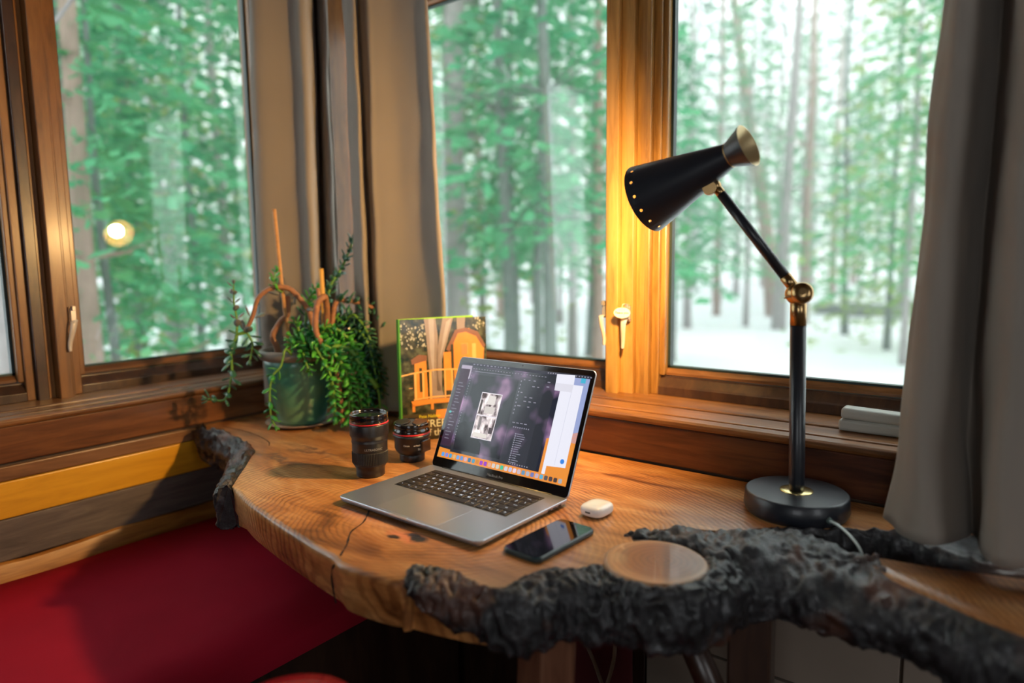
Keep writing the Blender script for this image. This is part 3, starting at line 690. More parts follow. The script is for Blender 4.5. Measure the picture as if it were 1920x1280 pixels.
# ------------------------------------------------------------------ curtains
def curtain(name, rows_xy, zs, label, mat=CURTAIN, per=5, push=None, wr=.004, seed=0):
    """rows_xy: plan outlines from top to bottom, zs their heights"""
    dense = [cr(r, per) for r in rows_xy]; m = len(dense[0]); rows = []
    NZ = 70; zt, zb = zs[0], zs[-1]
    for k in range(NZ+1):
        z = zt + (zb-zt)*k/NZ
        i = 0
        while i < len(zs)-2 and z < zs[i+1]: i += 1
        t = (zs[i]-z)/(zs[i]-zs[i+1]); row = []
        for j in range(m):
            x = dense[i][j][0]*(1-t) + dense[i+1][j][0]*t; y = dense[i][j][1]*(1-t) + dense[i+1][j][1]*t
            w = wr*(noise.noise(V((x*14+seed, y*14, z*4))) + .5*noise.noise(V((x*40, y*40+seed, z*9))))
            x += w; y += w
            y = min(y, -.0155); x = max(x, .017)
            if push:
                c = V((x-push[0], y-push[1])); 
                if z < .26 and c.length < push[2]:
                    c = c.normalized()*push[2] if True else c; x, y = max(.017, push[0]+c.x), min(-.0155, push[1]+c.y)
            row.append(V((x, y, z)))
        rows.append(row)
    mb = MB().grid(rows, False, True)
    o = build(name, mb, mat, base=(rows[-1][m//2].x, rows[-1][m//2].y, zb), recalc=False, solid=.0022)
    tag(o, label, 'curtain'); return o
CLt = [(.058,-.205),(.085,-.201),(.119,-.159),(.148,-.135),(.190,-.137),(.188,-.107),(.137,-.058),(.124,-.041),(.197,-.078),(.205,-.068),(.137,-.025),(.134,-.020),(.144,-.018)]
CLb = [(.050,-.219),(.080,-.209),(.115,-.165),(.141,-.144),(.184,-.145),(.178,-.120),(.127,-.071),(.117,-.051),(.191,-.085),(.200,-.074),(.136,-.025),(.135,-.020),(.148,-.018)]
curtain('curtain', [CLt, CLb, CLb], [1.15, .25, .03], 'long grey taupe curtain hanging in the corner behind the potted plant', push=(.205, -.207, .118))
CMt = [(.296,-.085),(.335,-.100),(.353,-.100),(.317,-.060),(.329,-.058),(.368,-.075),(.385,-.065),(.430,-.035),(.495,-.025),(.532,-.035),(.522,-.018)]
CMb = [(.296,-.085),(.331,-.100),(.357,-.100),(.320,-.060),(.333,-.058),(.370,-.075),(.388,-.065),(.443,-.035),(.511,-.025),(.567,-.035),(.561,-.018)]
curtain('curtain', [CMt, CMb, CMb], [1.12, .30, .03], 'taupe curtain panel hanging behind the standing green book', seed=5)
CRt = [(1.620,-.117),(1.632,-.156),(1.646,-.174),(1.662,-.153),(1.675,-.112),(1.685,-.092),(1.696,-.131),(1.714,-.190),(1.738,-.180),(1.754,-.130),(1.783,-.181),(1.816,-.122)]
CRm = [(1.593,-.120),(1.608,-.158),(1.627,-.176),(1.651,-.164),(1.670,-.122),(1.683,-.092),(1.696,-.131),(1.722,-.210),(1.752,-.200),(1.772,-.150),(1.802,-.201),(1.841,-.144)]
CRb = [(1.577,-.112),(1.603,-.159),(1.630,-.186),(1.659,-.183),(1.681,-.142),(1.692,-.111),(1.705,-.161),(1.729,-.215),(1.758,-.200),(1.781,-.161),(1.809,-.212),(1.844,-.164)]
curtain('curtain', [CRt, CRt, CRm, CRb], [1.15, .80, .15, .018], 'dark grey curtain hanging at the right beside the desk lamp', seed=9, wr=.0065)

# ------------------------------------------------------------------ laptop
LX, LY, LA = .781, -.5435, R(-1.3)
lp = thing('laptop', (.95, -.42, 0), 'open grey laptop with a photo collage on its dark screen', 'laptop')
ML = Matrix.Translation((LX, LY, 0)) @ Matrix.Rotation(LA, 4, 'Z')
LW_, LD = .336, .238
def rrect(x0, y0, x1, y1, r, n=6):
    out = []
    for cx, cy, a0 in ((x1-r, y1-r, 0), (x0+r, y1-r, 90), (x0+r, y0+r, 180), (x1-r, y0+r, 270)):
        for k in range(n+1): a = R(a0+90*k/n); out.append((cx+r*cos(a), cy+r*sin(a)))
    return out
def slab_rr(mb, x0, y0, x1, y1, r, prof, M):
    """rounded-rectangle stack; prof = (inset, z)"""
    rows = [[M @ V((p[0], p[1], z)) for p in rrect(x0+i, y0+i, x1-i, y1-i, max(r-i, .0005))] for i, z in prof]
    mb.grid(rows, True, False); n = len(rows[0]); mb.add(rows[0], [tuple(range(n))]); mb.add(rows[-1], [tuple(range(n))]); return mb
mb = MB(); slab_rr(mb, 0, 0, LW_, LD, .011, [(.012, .0012), (.004, .004), (.0008, .0085), (0, .0105), (0, .0128), (.0007, .0136)], ML)
base = build('base', mb, ALU, lp)
for fx in (.03, LW_-.03):
    for fy in (.03, LD-.03): build('rubber_foot', MB().lathe([(.006, .0), (.006, .0015)], ML @ Matrix.Translation((fx, fy, 0)), 16), KEYM, lp)
ZB = .01365
mb = MB(); slab_rr(mb, LW_*.5-.073, .006, LW_*.5+.073, .094, .004, [(0, ZB-.0006), (0, ZB+.0002)], ML); o = build('trackpad', mb, ALU_L, lp)
mb = MB().box((LW_*.5-.030, -.0006, .0105), (LW_*.5+.012, .0055, ZB+.0003), ML); o = build('finger_notch', mb, ALU_E, lp, bevel=.0006); o['label'] = 'bright finger notch'
kx0, kx1, ky0, ky1 = .033, LW_-.033, .103, .212
mb = MB(); slab_rr(mb, kx0, ky0, kx1, ky1, .002, [(0, ZB-.0006), (0, ZB+.00025)], ML); kb = build('keyboard', mb, simple('key_well', (.02, .021, .024), .5), lp)
rowsK = [["esc"] + ["`1234567890-="[i] for i in range(13)] , None]
legends = []
def key(x0, y0, x1, y1, ch=None):
    mb = MB(); g = .0009; slab_rr(mb, x0+g, y0+g, x1-g, y1-g, .0018, [(0, ZB+.0002), (0, ZB+.0011), (.0006, ZB+.0015)], ML); build('key', mb, KEYM, kb)
    if ch:
        cxk, cyk = (x0+x1)/2, (y0+y1)/2
        sz = .0075 if len(ch) == 1 else .0032
        legends.append(text_mb(ch, sz, ML @ Matrix.Translation((cxk, cyk-sz*.3, ZB+.0017)), align='CENTER', bold=.00022 if len(ch) == 1 else .00008))
KW = kx1-kx0-.004; u = KW/14.5; rh = (ky1-ky0-.004)/5.75; xs = kx0+.002; yt = ky1-.002
key(xs, yt-rh*.75, xs+KW, yt)         # touch strip
y = yt-rh*.75
rows_def = [([1]*13+[1.5], list("`1234567890-=")+['delete']), ([1.5]+[1]*13, ['tab']+list("QWERTYUIOP[]\\")), ([1.75]+[1]*11+[1.75], ['caps']+list("ASDFGHJKL;'")+['return']),
            ([2.25]+[1]*10+[2.25], ['shift']+list("ZXCVBNM,./")+['shift']), ([1, 1, 1, 1.25, 5.25, 1.25, 1, .92, .92, .91], ['fn', 'ctrl', 'opt', 'cmd', None, 'cmd', 'opt', '<', '^', '>'])]
for ws, chs in rows_def:
    x = xs; tot = sum(ws)
    for w, ch in zip(ws, chs): key(x, y-rh, x+w*u*14.5/tot, y, ch); x += w*u*14.5/tot
    y -= rh
mb = MB()
for l in legends: mb.add(l.v, l.f)
build('key_legends', mb, KEYL, kb)
mb = MB()
for py in (.175, .190, .205): mb.box((LW_-.0004, py, .006), (LW_+.0002, py+.008, .0095), ML)
build('side_ports', mb, KEYM, lp)
# lid : hinge at y = LD-.004, open so that it leans back 24 degrees
LH = .2350; LEAN = R(24.2)
MLID = ML @ Matrix.Translation((0, LD-.006, ZB-.002)) @ Matrix.Rotation(-LEAN, 4, 'X')    # local x right, z up, y back
mb = MB()
def slab_xz(mb, x0, z0, x1, z1, r, prof, M):
    rows = [[M @ V((p[0], yy, p[1])) for p in rrect(x0+i, z0+i, x1-i, z1-i, max(r-i, .0005))] for i, yy in prof]
    mb.grid(rows, True, False); n = len(rows[0]); mb.add(rows[0], [tuple(range(n))]); mb.add(rows[-1], [tuple(range(n))]); return mb
slab_xz(mb, 0, 0, LW_, LH, .010, [(.0006, 0), (0, .0008), (0, .003), (.004, .0048), (.012, .0052)], MLID); lid = build('lid', mb, ALU, lp)
mb = MB(); slab_xz(mb, .0011, .0012, LW_-.0011, LH-.0011, .009, [(0, .0002), (0, -.0003)], MLID); bez = build('screen_bezel', mb, BLACKG, lp)
mb = MB().lathe([(.0045, 0), (.0045, .06)], ML @ Matrix.Translation((LW_/2-.10, LD-.006, ZB-.004)) @ Matrix.Rotation(R(90), 4, 'Y'), 12)
mb = MB().lathe([(.0042, 0), (.0042, .27)], ML @ Matrix.Translation((.033, LD-.005, ZB-.003)) @ Matrix.Rotation(R(90), 4, 'Y'), 12); build('hinge', mb, KEYM, lp)
SX0, SX1, SZ0, SZ1 = .0095, LW_-.0095, .021, LH-.0115
def suv(u_, v_, d=0): return MLID @ V((SX0+(SX1-SX0)*u_, -.0004-d, SZ1-(SZ1-SZ0)*v_))
def screen_mat(nm='screen_pink_reflections', base=(.010, .014, .026), amt=1.0, lo=.46):
    """dark slate emission with soft pink and violet glossy-screen reflections painted in"""
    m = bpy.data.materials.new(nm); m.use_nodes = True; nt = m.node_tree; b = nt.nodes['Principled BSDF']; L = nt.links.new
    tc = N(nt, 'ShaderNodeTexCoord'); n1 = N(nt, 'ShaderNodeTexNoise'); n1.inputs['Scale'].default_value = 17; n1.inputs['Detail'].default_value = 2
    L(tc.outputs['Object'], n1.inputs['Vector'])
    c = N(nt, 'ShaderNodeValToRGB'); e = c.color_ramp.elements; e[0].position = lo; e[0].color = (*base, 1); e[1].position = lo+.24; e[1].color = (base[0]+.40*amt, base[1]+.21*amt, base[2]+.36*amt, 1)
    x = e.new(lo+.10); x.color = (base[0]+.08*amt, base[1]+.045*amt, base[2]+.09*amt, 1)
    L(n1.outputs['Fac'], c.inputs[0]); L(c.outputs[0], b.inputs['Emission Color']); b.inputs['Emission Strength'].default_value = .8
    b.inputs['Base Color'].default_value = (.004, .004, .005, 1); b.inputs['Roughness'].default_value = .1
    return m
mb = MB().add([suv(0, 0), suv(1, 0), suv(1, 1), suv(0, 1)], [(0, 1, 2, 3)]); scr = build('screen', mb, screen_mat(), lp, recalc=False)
EM = {}
def em(c, s=1.0):
    k = (c, s)
    if k not in EM: EM[k] = emit('screen_colour_%d' % len(EM), c, s*.62)
    return EM[k]
def q(name, pts, col, d=.0001, s=1.0):
    mb = MB().add([suv(a, b_, d) for a, b_ in pts], [tuple(range(len(pts)))]); return build(name, mb, em(col, s), scr, recalc=False)
def rect(name, u0, v0, u1, v1, col, d=.0001, s=1.0): return q(name, [(u0, v0), (u1, v0), (u1, v1), (u0, v1)], col, d, s)
rect('desktop', 0, 0, 1, .03, (.020, .024, .045), .0001)                # menu bar
rect('desktop', .86, .03, 1, .62, (.30, .36, .62), .0001)
q('desktop', [(.80, .62), (1, .52), (1, 1), (0, 1), (0, .90), (.3, .925), (.8, .93)], (.80, .27, .035), .0001)
rect('chat_window', .0, .03, .085, .88, (.035, .014, .040), .0002); rect('chat_window', .004, .032, .095, .07, (.42, .36, .46), .0003); rect('chat_window', .086, .032, .095, .17, (.55, .50, .58), .0003)
EM[('win', 1)] = screen_mat('editor_grey', (.020, .024, .032), .9, .50); EM[('canvas', 1)] = screen_mat('canvas_dark', (.005, .008, .014), .8, .50); EM[('panel', 1)] = screen_mat('panel_grey', (.028, .032, .042), .6, .52)  # editor colours with the same pink reflections painted into their emission
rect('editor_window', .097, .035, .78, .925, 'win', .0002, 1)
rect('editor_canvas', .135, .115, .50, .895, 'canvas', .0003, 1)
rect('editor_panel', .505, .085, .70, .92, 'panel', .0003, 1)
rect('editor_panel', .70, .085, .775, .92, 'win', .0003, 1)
q('editor_window', [(.10, .64), (.16, .60), (.24, .70), (.33, .79), (.34, .895), (.12, .895)], (.010, .015, .022), .0006)
# collage : two interior photographs with white borders
rect('photo_collage', .236, .284, .404, .747, (.80, .74, .80), .0007)
def photo_mat(seed):
    m = bpy.data.materials.new('collage_photo'); m.use_nodes = True; nt = m.node_tree; b = nt.nodes['Principled BSDF']; L = nt.links.new
    tc = N(nt, 'ShaderNodeTexCoord'); mp = N(nt, 'ShaderNodeMapping'); mp.inputs['Location'].default_value = (seed, seed, 0); mp.inputs['Scale'].default_value = (1.5, 1, .9)
    n1 = N(nt, 'ShaderNodeTexNoise'); n1.inputs['Scale'].default_value = 60; n1.inputs['Detail'].default_value = 5
    L(tc.outputs['Object'], mp.inputs['Vector']); L(mp.outputs[0], n1.inputs['Vector'])
    c = N(nt, 'ShaderNodeValToRGB'); e = c.color_ramp.elements; e[0].position = .36; e[0].color = (.05, .035, .035, 1); e[1].position = .62; e[1].color = (.70, .62, .60, 1)
    x = e.new(.47); x.color = (.32, .27, .28, 1); L(n1.outputs['Fac'], c.inputs[0]); L(c.outputs[0], b.inputs['Emission Color']); b.inputs['Emission Strength'].default_value = 1
    b.inputs['Base Color'].default_value = (.004, .004, .004, 1); return m
for k, (v0, v1) in enumerate(((.292, .510), (.521, .739))):
    mb = MB().add([suv(a, b_, .0008) for a, b_ in ((.241, v0), (.399, v0), (.399, v1), (.241, v1))], [(0, 1, 2, 3)]); build('collage_photo', mb, photo_mat(k*3.1), scr, recalc=False)
rect('collage_photo', .245, .36, .262, .50, (.05, .03, .03), .0009); rect('collage_photo', .30, .31, .36, .40, (.72, .66, .62), .0009); rect('collage_photo', .29, .42, .37, .49, (.62, .56, .52), .0009)
rect('collage_photo', .365, .62, .395, .68, (.05, .03, .04), .0009); rect('collage_photo', .25, .69, .36, .73, (.72, .66, .60), .0009); rect('collage_photo', .27, .53, .29, .66, (.20, .17, .17), .0009)
# white documents
q('document_window', [(.768, .015), (.896, .010), (.900, .10), (.966, .10), (.972, .845), (.845, .86), (.845, .935), (.822, .935), (.816, .172), (.776, .172)], (.80, .80, .90), .0007)
rect('document_window', .776, .10, .899, .172, (.70, .69, .78), .0008); rect('document_window', .895, .17, .897, .84, (.55, .56, .70), .0009)
rect('folder_icon', .942, .03, .975, .075, (.05, .42, .62), .0008)
mb = MB(); n = 16; q('round_badge', [(.943+.014*cos(2*pi*i/n), .796+.022*sin(2*pi*i/n)) for i in range(n)], (.03, .22, .72), .0010)
q('chat_badge', [(.012+.011*cos(2*pi*i/n), .533+.012*sin(2*pi*i/n)) for i in range(n)], (.10, .50, .48), .0010)
rng = random.Random(4)
mb = MB()
def dash(u0, v0, w, h): mb.add([suv(u0, v0, .0009), suv(u0+w, v0, .0009), suv(u0+w, v0+h, .0009), suv(u0, v0+h, .0009)], [(0, 1, 2, 3)])
x = .10
for w in (.02, .018, .022, .016, .022, .022, .018, .012, .02, .022, .014): dash(x, .010, w*.8, .010); x += w+.010
for k in range(10): dash(.70+.018*k if k < 4 else .90+.02*(k-4), .010, .009, .011)
for k in range(26): dash(.11+.023*k, .055, .012, .006)
dash(.13, .083, .30, .005)
for k in range(10): dash(.516, .12+.035*k, .008, .014)
for r0 in (.105, .16, .23, .27, .31, .36): 
    for k in range(4): 
        if rng.random() < .75: dash(.535+.038*k, r0, .012+.014*rng.random(), .009)
for k in range(4): dash(.53+.03*k, .525, .02, .008)
for k in range(8): dash(.545+.016*k, .565, .008, .012)
for k in range(14): v_ = .625+.0205*k; dash(.572, v_, .010, .012); dash(.588, v_+.002, .03+.035*rng.random(), .006)
for k in range(26): dash(.105, .10+.028*k, .006, .010)
for k in range(18): dash(.012+.01*rng.random(), .22+.034*k, .02+.03*rng.random(), .006)
for k in range(2): dash(.715, .10+.045*k, .02, .010)
for k in range(8): dash(.585+.018*k, .905, .008, .010)
build('interface_text', mb, em((.26, .25, .32), 1), scr, recalc=False)
cols = [(.10,.35,.75),(.22,.25,.70),(.08,.35,.60),(.70,.45,.20),(.15,.35,.70),(.12,.28,.60),(.62,.40,.48),(.02,.15,.30),(.05,.28,.42),(.60,.22,.02),(.30,.03,.50),(.28,.03,.48),(.70,.35,.25),(.62,.55,.50),(.55,.58,.50),(.05,.50,.28),(.60,.58,.66),(.50,.50,.70),(.75,.60,.72),(.55,.45,.52),(.12,.28,.45),(.40,.42,.50),(.15,.18,.45),(.50,.40,.50),(.10,.40,.60),(.08,.08,.09),(.06,.04,.05),(.05,.03,.03),(.40,.40,.42)]
for k, c_ in enumerate(cols):
    u0 = .036+.0325*k; cxx, cyy = u0+.0125, .965
    q('dock_icon', [(cxx+.0125*math.copysign(abs(cos(a))**.5, cos(a)), cyy+.0205*math.copysign(abs(sin(a))**.5, sin(a))) for a in [2*pi*i/16+.01 for i in range(16)]], c_, .0010)
mb = text_mb('MacBook Pro', .0070, MLID @ Matrix.Translation((LW_/2, -.0005, .0075)) @ Matrix.Rotation(R(90), 4, 'X'), align='CENTER'); build('lettering', mb, simple('grey_print', (.30, .31, .32), .5), lp)
mb = MB().lathe([(.0016, 0), (.0016, .0002)], MLID @ Matrix.Translation((LW_/2, -.0004, LH-.006)) @ Matrix.Rotation(R(90), 4, 'X'), 12); build('webcam', mb, simple('lens_dot', (.02, .02, .04), .1), lp)

# ------------------------------------------------------------------ phone and earbud case
ph = thing('smartphone', (1.185, -.463, 0), 'dark smartphone lying face up between the laptop and the bark edge', 'phone')
MP = Matrix.Translation((1.1845, -.464, 0)) @ Matrix.Rotation(R(-3.5), 4, 'Z')
PW, PL = .0705, .146
mb = MB(); slab_rr(mb, -PW/2, -PL/2, PW/2, PL/2, .0115, [(.003, 0), (.0006, .0018), (0, .0045), (.0005, .0072), (.0022, .0088)], MP); build('case', mb, simple('case_dark_teal', (.012, .035, .042), .3, coat=.2), ph, bevel=0)
mb = MB(); slab_rr(mb, -PW/2+.0024, -PL/2+.0024, PW/2-.0024, PL/2-.0024, .010, [(0, .0086), (.0004, .0092)], MP); build('screen', mb, BLACKG, ph)
mb = MB(); slab_rr(mb, -.006, PL/2-.010, .006, PL/2-.0085, .0006, [(0, .0091), (0, .0094)], MP); build('earpiece', mb, KEYM, ph)
ec = thing('earbud_case', (1.184, -.325, 0), 'small glossy white rounded earbud case lying behind the smartphone', 'earbud case')
MC = Matrix.Translation((1.183, -.322, .0107)) @ Matrix.Rotation(R(-4), 4, 'Z')
def superell(mb, a, b_, c_, M, e1=.62, e2=.5, n=36, m_=20, z0=-1, z1=1):
    f = lambda t, e: math.copysign(abs(t)**e, t); rows = []
    for i in range(m_+1):
        ph_ = -pi/2 + pi*i/m_; rows.append([M @ V((a*f(cos(ph_), e1)*f(cos(2*pi*k/n), e2), b_*f(cos(ph_), e1)*f(sin(2*pi*k/n), e2), c_*f(sin(ph_), e1))) for k in range(n)])
    mb.grid(rows, True, True); return mb
build('case_body', superell(MB(), .0225, .0275, .0105, MC, .6, .62), simple('glossy_white', (.82, .82, .82), .15, coat=.5), ec)
mb = MB(); mb.box((-.005, -.0277, -.0012), (.005, -.0268, .0018), MC); build('charging_port', mb, simple('port_dark', (.05, .05, .055), .4), ec, bevel=.0008)

# ------------------------------------------------------------------ camera lenses
def zoom_lens():
    c = (.7015, -.3985, 0); t = thing('camera_lens', c, 'tall black camera zoom lens with red ring standing beside the laptop', 'camera lens')
    M0 = Matrix.Translation(c)
    mb = MB().lathe([(.0265, 0), (.0285, .002), (.0285, .012), (.029, .018), (.0330, .024), (.0335, .026)], M0); build('mount_cap', mb, LENSB, t)
    # ribbed ring
    mb = MB(); rows = []; n = 144
    for r, z in ((.0336, .026), (.0345, .027), (.0352, .029), (.0352, .050), (.0345, .052)):
        rows.append([M0 @ V(((r + (.0007 if k % 2 else -.0005)*(1 if .028 < z < .051 else 0))*cos(2*pi*k/n), (r + (.0007 if k % 2 else -.0005)*(1 if .028 < z < .051 else 0))*sin(2*pi*k/n), z)) for k in range(n)])
    mb.grid(rows, True, False); build('focus_ring', mb, LENSR, t)
    mb = MB().lathe([(.0347, .052), (.0352, .053), (.0352, .068), (.0358, .070), (.0358, .073), (.0352, .074), (.0358, .079), (.0385, .084), (.0388, .086), (.0388, .106), (.0380, .108)], M0, 64); build('barrel', mb, LENSB, t)
    mb = MB().lathe([(.0375, .108), (.0388, .1085), (.0388, .1105), (.0375, .111)], M0, 64); o = build('red_ring', mb, REDRING, t); o['label'] = 'thin red ring'
    mb = MB().lathe([(.0376, .111), (.0384, .112), (.0380, .121), (.0376, .124), (.0384, .126), (.0384, .1275), (.0372, .1282), (.0355, .1275), (.0350, .1235)], M0, 64, caps=False); build('front_rim', mb, LENSG, t)
    mb = MB().lathe([(.0350, .1235), (.0280, .121), (.0270, .1195), (.0255, .1195), (.010, .1215), (.0005, .122)], M0, 64); build('front_glass', mb, simple('coated_glass', (.01, .015, .02), .05, coat=1), t)
    return t, M0
def curved_text(txt, size, c, rad, z, ang, mat, parent, name, bold=0):
    src = text_mb(txt, size, Matrix.Identity(4), align='CENTER', bold=bold)
    mb = MB(); mb.add([(c[0]+rad*cos(ang+p.x/rad), c[1]+rad*sin(ang+p.x/rad), z+p.y) for p in src.v], src.f); build(name, mb, mat, parent)
zl, _ = zoom_lens()
curved_text('ULTRASONIC', .0062, (.7015, -.3985), .0357, .0575, R(-28), LETTERD, zl, 'lettering', .0001)
def prime_lens():
    c = (.695, -.276, 0); t = thing('camera_lens', c, 'short wide black camera lens with pinch cap standing in front of the book', 'camera lens')
    M0 = Matrix.Translation(c)
    mb = MB().lathe([(.0255, 0), (.0272, .002), (.0272, .014), (.0265, .0155)], M0, 48); build('mount_cap', mb, LENSB, t)
    mb = MB().lathe([(.0268, .0155), (.0300, .018), (.0355, .025), (.0372, .030), (.0375, .050), (.0395, .053), (.0400, .055), (.0400, .0605)], M0, 64); build('barrel', mb, LENSB, t)
    mb = MB().lathe([(.0392, .0605), (.0402, .061), (.0402, .0632), (.0392, .0637)], M0, 64); o = build('red_ring', mb, REDRING, t); o['label'] = 'thin red ring'
    mb = MB().lathe([(.0395, .0637), (.0400, .065), (.0388, .070), (.0372, .072), (.0366, .074), (.0372, .0745)], M0, 64); build('front_rim', mb, LENSG, t)
    mb = MB().lathe([(.0374, .0745), (.0380, .0755), (.0380, .082), (.0372, .0835), (.0362, .0838), (.0350, .0828)], M0, 64); cap = build('lens_cap', mb, LENSG, t)
    mb = MB()
    for sg in (1, -1):
        mb.prism([(sg*.0335*cos(a), .0335*sin(a)) for a in [R(-62+124*k/12) for k in range(13)]] + [(sg*.004, .012), (sg*.004, -.012)], .0832, .0850, M0 @ Matrix.Rotation(R(35), 4, 'Z'))
    build('pinch_grip', mb, LENSB, cap, bevel=.0006)
    mb = MB(); Mx = M0 @ Matrix.Rotation(R(0), 4, 'Z')
    mb.box((.034, -.014, .024), (.0415, .014, .050), M0 @ Matrix.Rotation(R(5), 4, 'Z')); build('distance_scale', mb, LENSG, t, bevel=.002)
    return t
pl_ = prime_lens()
curved_text('Canon', .0050, (.695, -.276), .0378, .0385, R(-62), LETTER, pl_, 'lettering', .0001)
curved_text('ULTRASONIC', .0036, (.695, -.276), .0379, .0385, R(-22), LETTER, pl_, 'small_lettering', .0001)
curved_text('50', .0065, (.695, -.276), .0380, .0295, R(-20), LETTER, pl_, 'focal_number', .0001)

# ------------------------------------------------------------------ desk lamp
LB = V((1.447, -.115, 0))
lm = thing('desk_lamp', LB, 'black desk lamp with brass joints and lit cone shade on round base', 'lamp')
M0 = Matrix.Translation(LB)
mb = MB().lathe([(.078, .0), (.080, .002), (.0835, .010), (.0815, .034), (.0790, .0362)], M0, 96); build('base', mb, BLACKMAT, lm)
mb = MB().lathe([(.0265, .0362), (.0265, .0372), (.0255, .0380), (.012, .0382)], M0, 48); build('base_plate', mb, BRASSD, lm)
J1 = V((1.4395, -.117, .366))
mb = MB().tube([LB+V((0, 0, .038)), LB+V((0, 0, .05)), LB + (J1-LB)*.86], [.0105, .0125, .0125], 24); build('pole', mb, BLACKMAT, lm)
mb = MB().tube([LB+(J1-LB)*.86, LB+(J1-LB)*.99], [.0128, .0128], 24); build('pole_collar', mb, BRASS, lm)
ax = V((-.25, .97, 0))
mb = MB(); superell(mb, .0215, .0215, .0190, Matrix.Translation(J1), 1, 1, 32, 16); build('elbow_joint', mb, BRASS, lm)
rt = V((.97, .25, 0))
mb = MB().lathe([(.005, -.012), (.014, -.011), (.017, -.004), (.017, .004), (.014, .011), (.005, .012)], Matrix.Translation(J1+V((.010, -.016, .002))) @ Matrix.Rotation(R(75), 4, V((1, .2, 0))), 32); build('elbow_knob', mb, BRASS, lm)
mb = MB().lathe([(.0235, -.001), (.0235, .001)], Matrix.Translation(J1) @ Matrix.Rotation(R(18), 4, V((.25, -.97, 0))), 40); build('elbow_washer', mb, simple('dark_brass', (.18, .12, .06), .3, 1), lm)
J2 = V((1.309, -.150, .545))
dA = (J2-J1).normalized()
mb = MB().tube([J1+dA*.034, J2-dA*.016], [.0085, .0085], 20); build('arm', mb, BLACKMAT, lm)
build('arm_collar', MB().tube([J1+dA*.012, J1+dA*.036], [.0095, .0095], 20), BRASS, lm); build('arm_collar', MB().tube([J2-dA*.020, J2-dA*.004], [.0080, .0080], 20), BRASS, lm)
Mm = V((1.181, -.148, .533)); Rr = V((1.367, -.165, .603)); axS = (Rr-Mm).normalized(); LS = (Rr-Mm).length
qS = V((0, 0, 1)).rotation_difference(axS); MS = Matrix.Translation(Mm) @ qS.to_matrix().to_4x4()
mb = MB(); superell(mb, .010, .010, .010, Matrix.Translation(J2), 1, 1, 20, 12); mb.lathe([(.011, -.008), (.011, .008)], Matrix.Translation(J2+V((-.006, -.010, -.004))) @ Matrix.Rotation(R(85), 4, V((1, .3, 0))), 20)
build('head_joint', mb, BRASS, lm)
# shade : mouth ring at z=0, waist at .83*LS
zw = LS*.83; rM, rW, rE = .0625, .0208, .0345
NH = 14; nseg = NH*8
def cone_r(z): return rM + (rW-rM)*z/zw
mb = MB()
def ring(z, r=None, n=nseg): r = cone_r(z) if r is None else r; return [MS @ V((r*cos(2*pi*k/n), r*sin(2*pi*k/n), z)) for k in range(n)]
mb.grid([ring(0), ring(.006)], True, True)
za, zb_ = .006, .018
# strip with real round holes, one in every second cell
for h in range(NH):
    k0 = h*8; cell = [(k, za) for k in range(k0, k0+9)] + [(k0+8, (za+zb_)/2)] + [(k, zb_) for k in range(k0+8, k0-1, -1)] + [(k0, (za+zb_)/2)]
    kc = k0+4; zc = (za+zb_)/2; rc = cone_r(zc); hr = .0026
    pts = []; hol = []
    for k, z in cell:
        a = 2*pi*k/nseg; pts.append(MS @ V((cone_r(z)*cos(a), cone_r(z)*sin(a), z)))
        du, dz = (k-kc)*2*pi/nseg*rc, z-zc; l_ = math.hypot(du, dz); du, dz = du/l_*hr, dz/l_*hr
        a2 = 2*pi*kc/nseg + du/rc; hol.append(MS @ V((cone_r(zc+dz)*cos(a2), cone_r(zc+dz)*sin(a2), zc+dz)))
    m_ = len(pts); mb.add(pts+hol, [(i, (i+1) % m_, m_+(i+1) % m_, m_+i) for i in range(m_)], True)
mb.grid([ring(zb_)] + [ring(zb_+(zw-zb_)*k/6) for k in range(1, 7)], True, True)
sh = build('shade', mb, BLACKMAT, lm, recalc=False)
mi = MB(); mi.v = [p for p in mb.v]; mi.f = [tuple(f) for f in mb.f]; mi.sm = list(mb.sm)
inv = MS.inverted()
for i, p in enumerate(mi.v):
    l_ = inv @ p; r = math.hypot(l_.x, l_.y); f_ = (r-.0009)/r; mi.v[i] = MS @ V((l_.x*f_, l_.y*f_, l_.z))
o = build('shade_lining', mi, SHADE_IN, sh, recalc=False); o['label'] = 'cream inside of the lamp shade'
mb = MB().lathe([(rW, zw), (rW+.0008, zw+.001), (rW, zw+.002)], MS, 40, caps=False); o = build('shade_ring', mb, BRASS, lm); o['label'] = 'thin brass ring at the waist of the shade'
mb = MB().lathe([(rW, zw+.002), (rE, LS), (rE+.0006, LS+.0008)], MS, 48, caps=False); build('rear_cup', mb, BLACKMAT, lm, recalc=False)
mb = MB().lathe([(rE+.0006, LS+.0008), (rE-.0012, LS), (rW-.001, zw+.006), (.0004, zw+.006)], MS, 48, caps=False); o = build('rear_cup_lining', mb, GOLDIN, lm); o['label'] = 'gold inside of the rear cup'
mb = MB().box((-.0045, -.010, zw+.008), (.0045, .010, zw+.018), MS); build('switch', mb, simple('switch_cream', (.7, .66, .45), .4), lm, bevel=.001)
mb = MB().tube([J2, Mm+axS*LS*.62-V((0, 0, .020))], .0055, 12); build('shade_stem', mb, BRASS, lm)
BULB = emit('lit_bulb', (1.0, .60, .22), 900)
mb = MB(); superell(mb, .027, .027, .028, MS @ Matrix.Translation((0, 0, .034)), 1, 1, 24, 14); o = build('bulb', mb, BULB, lm); o['label'] = 'lit warm white bulb'
mb = MB().lathe([(.012, .062), (.012, .09), (.008, .095)], MS, 24); build('bulb_socket', mb, KEYM, lm)
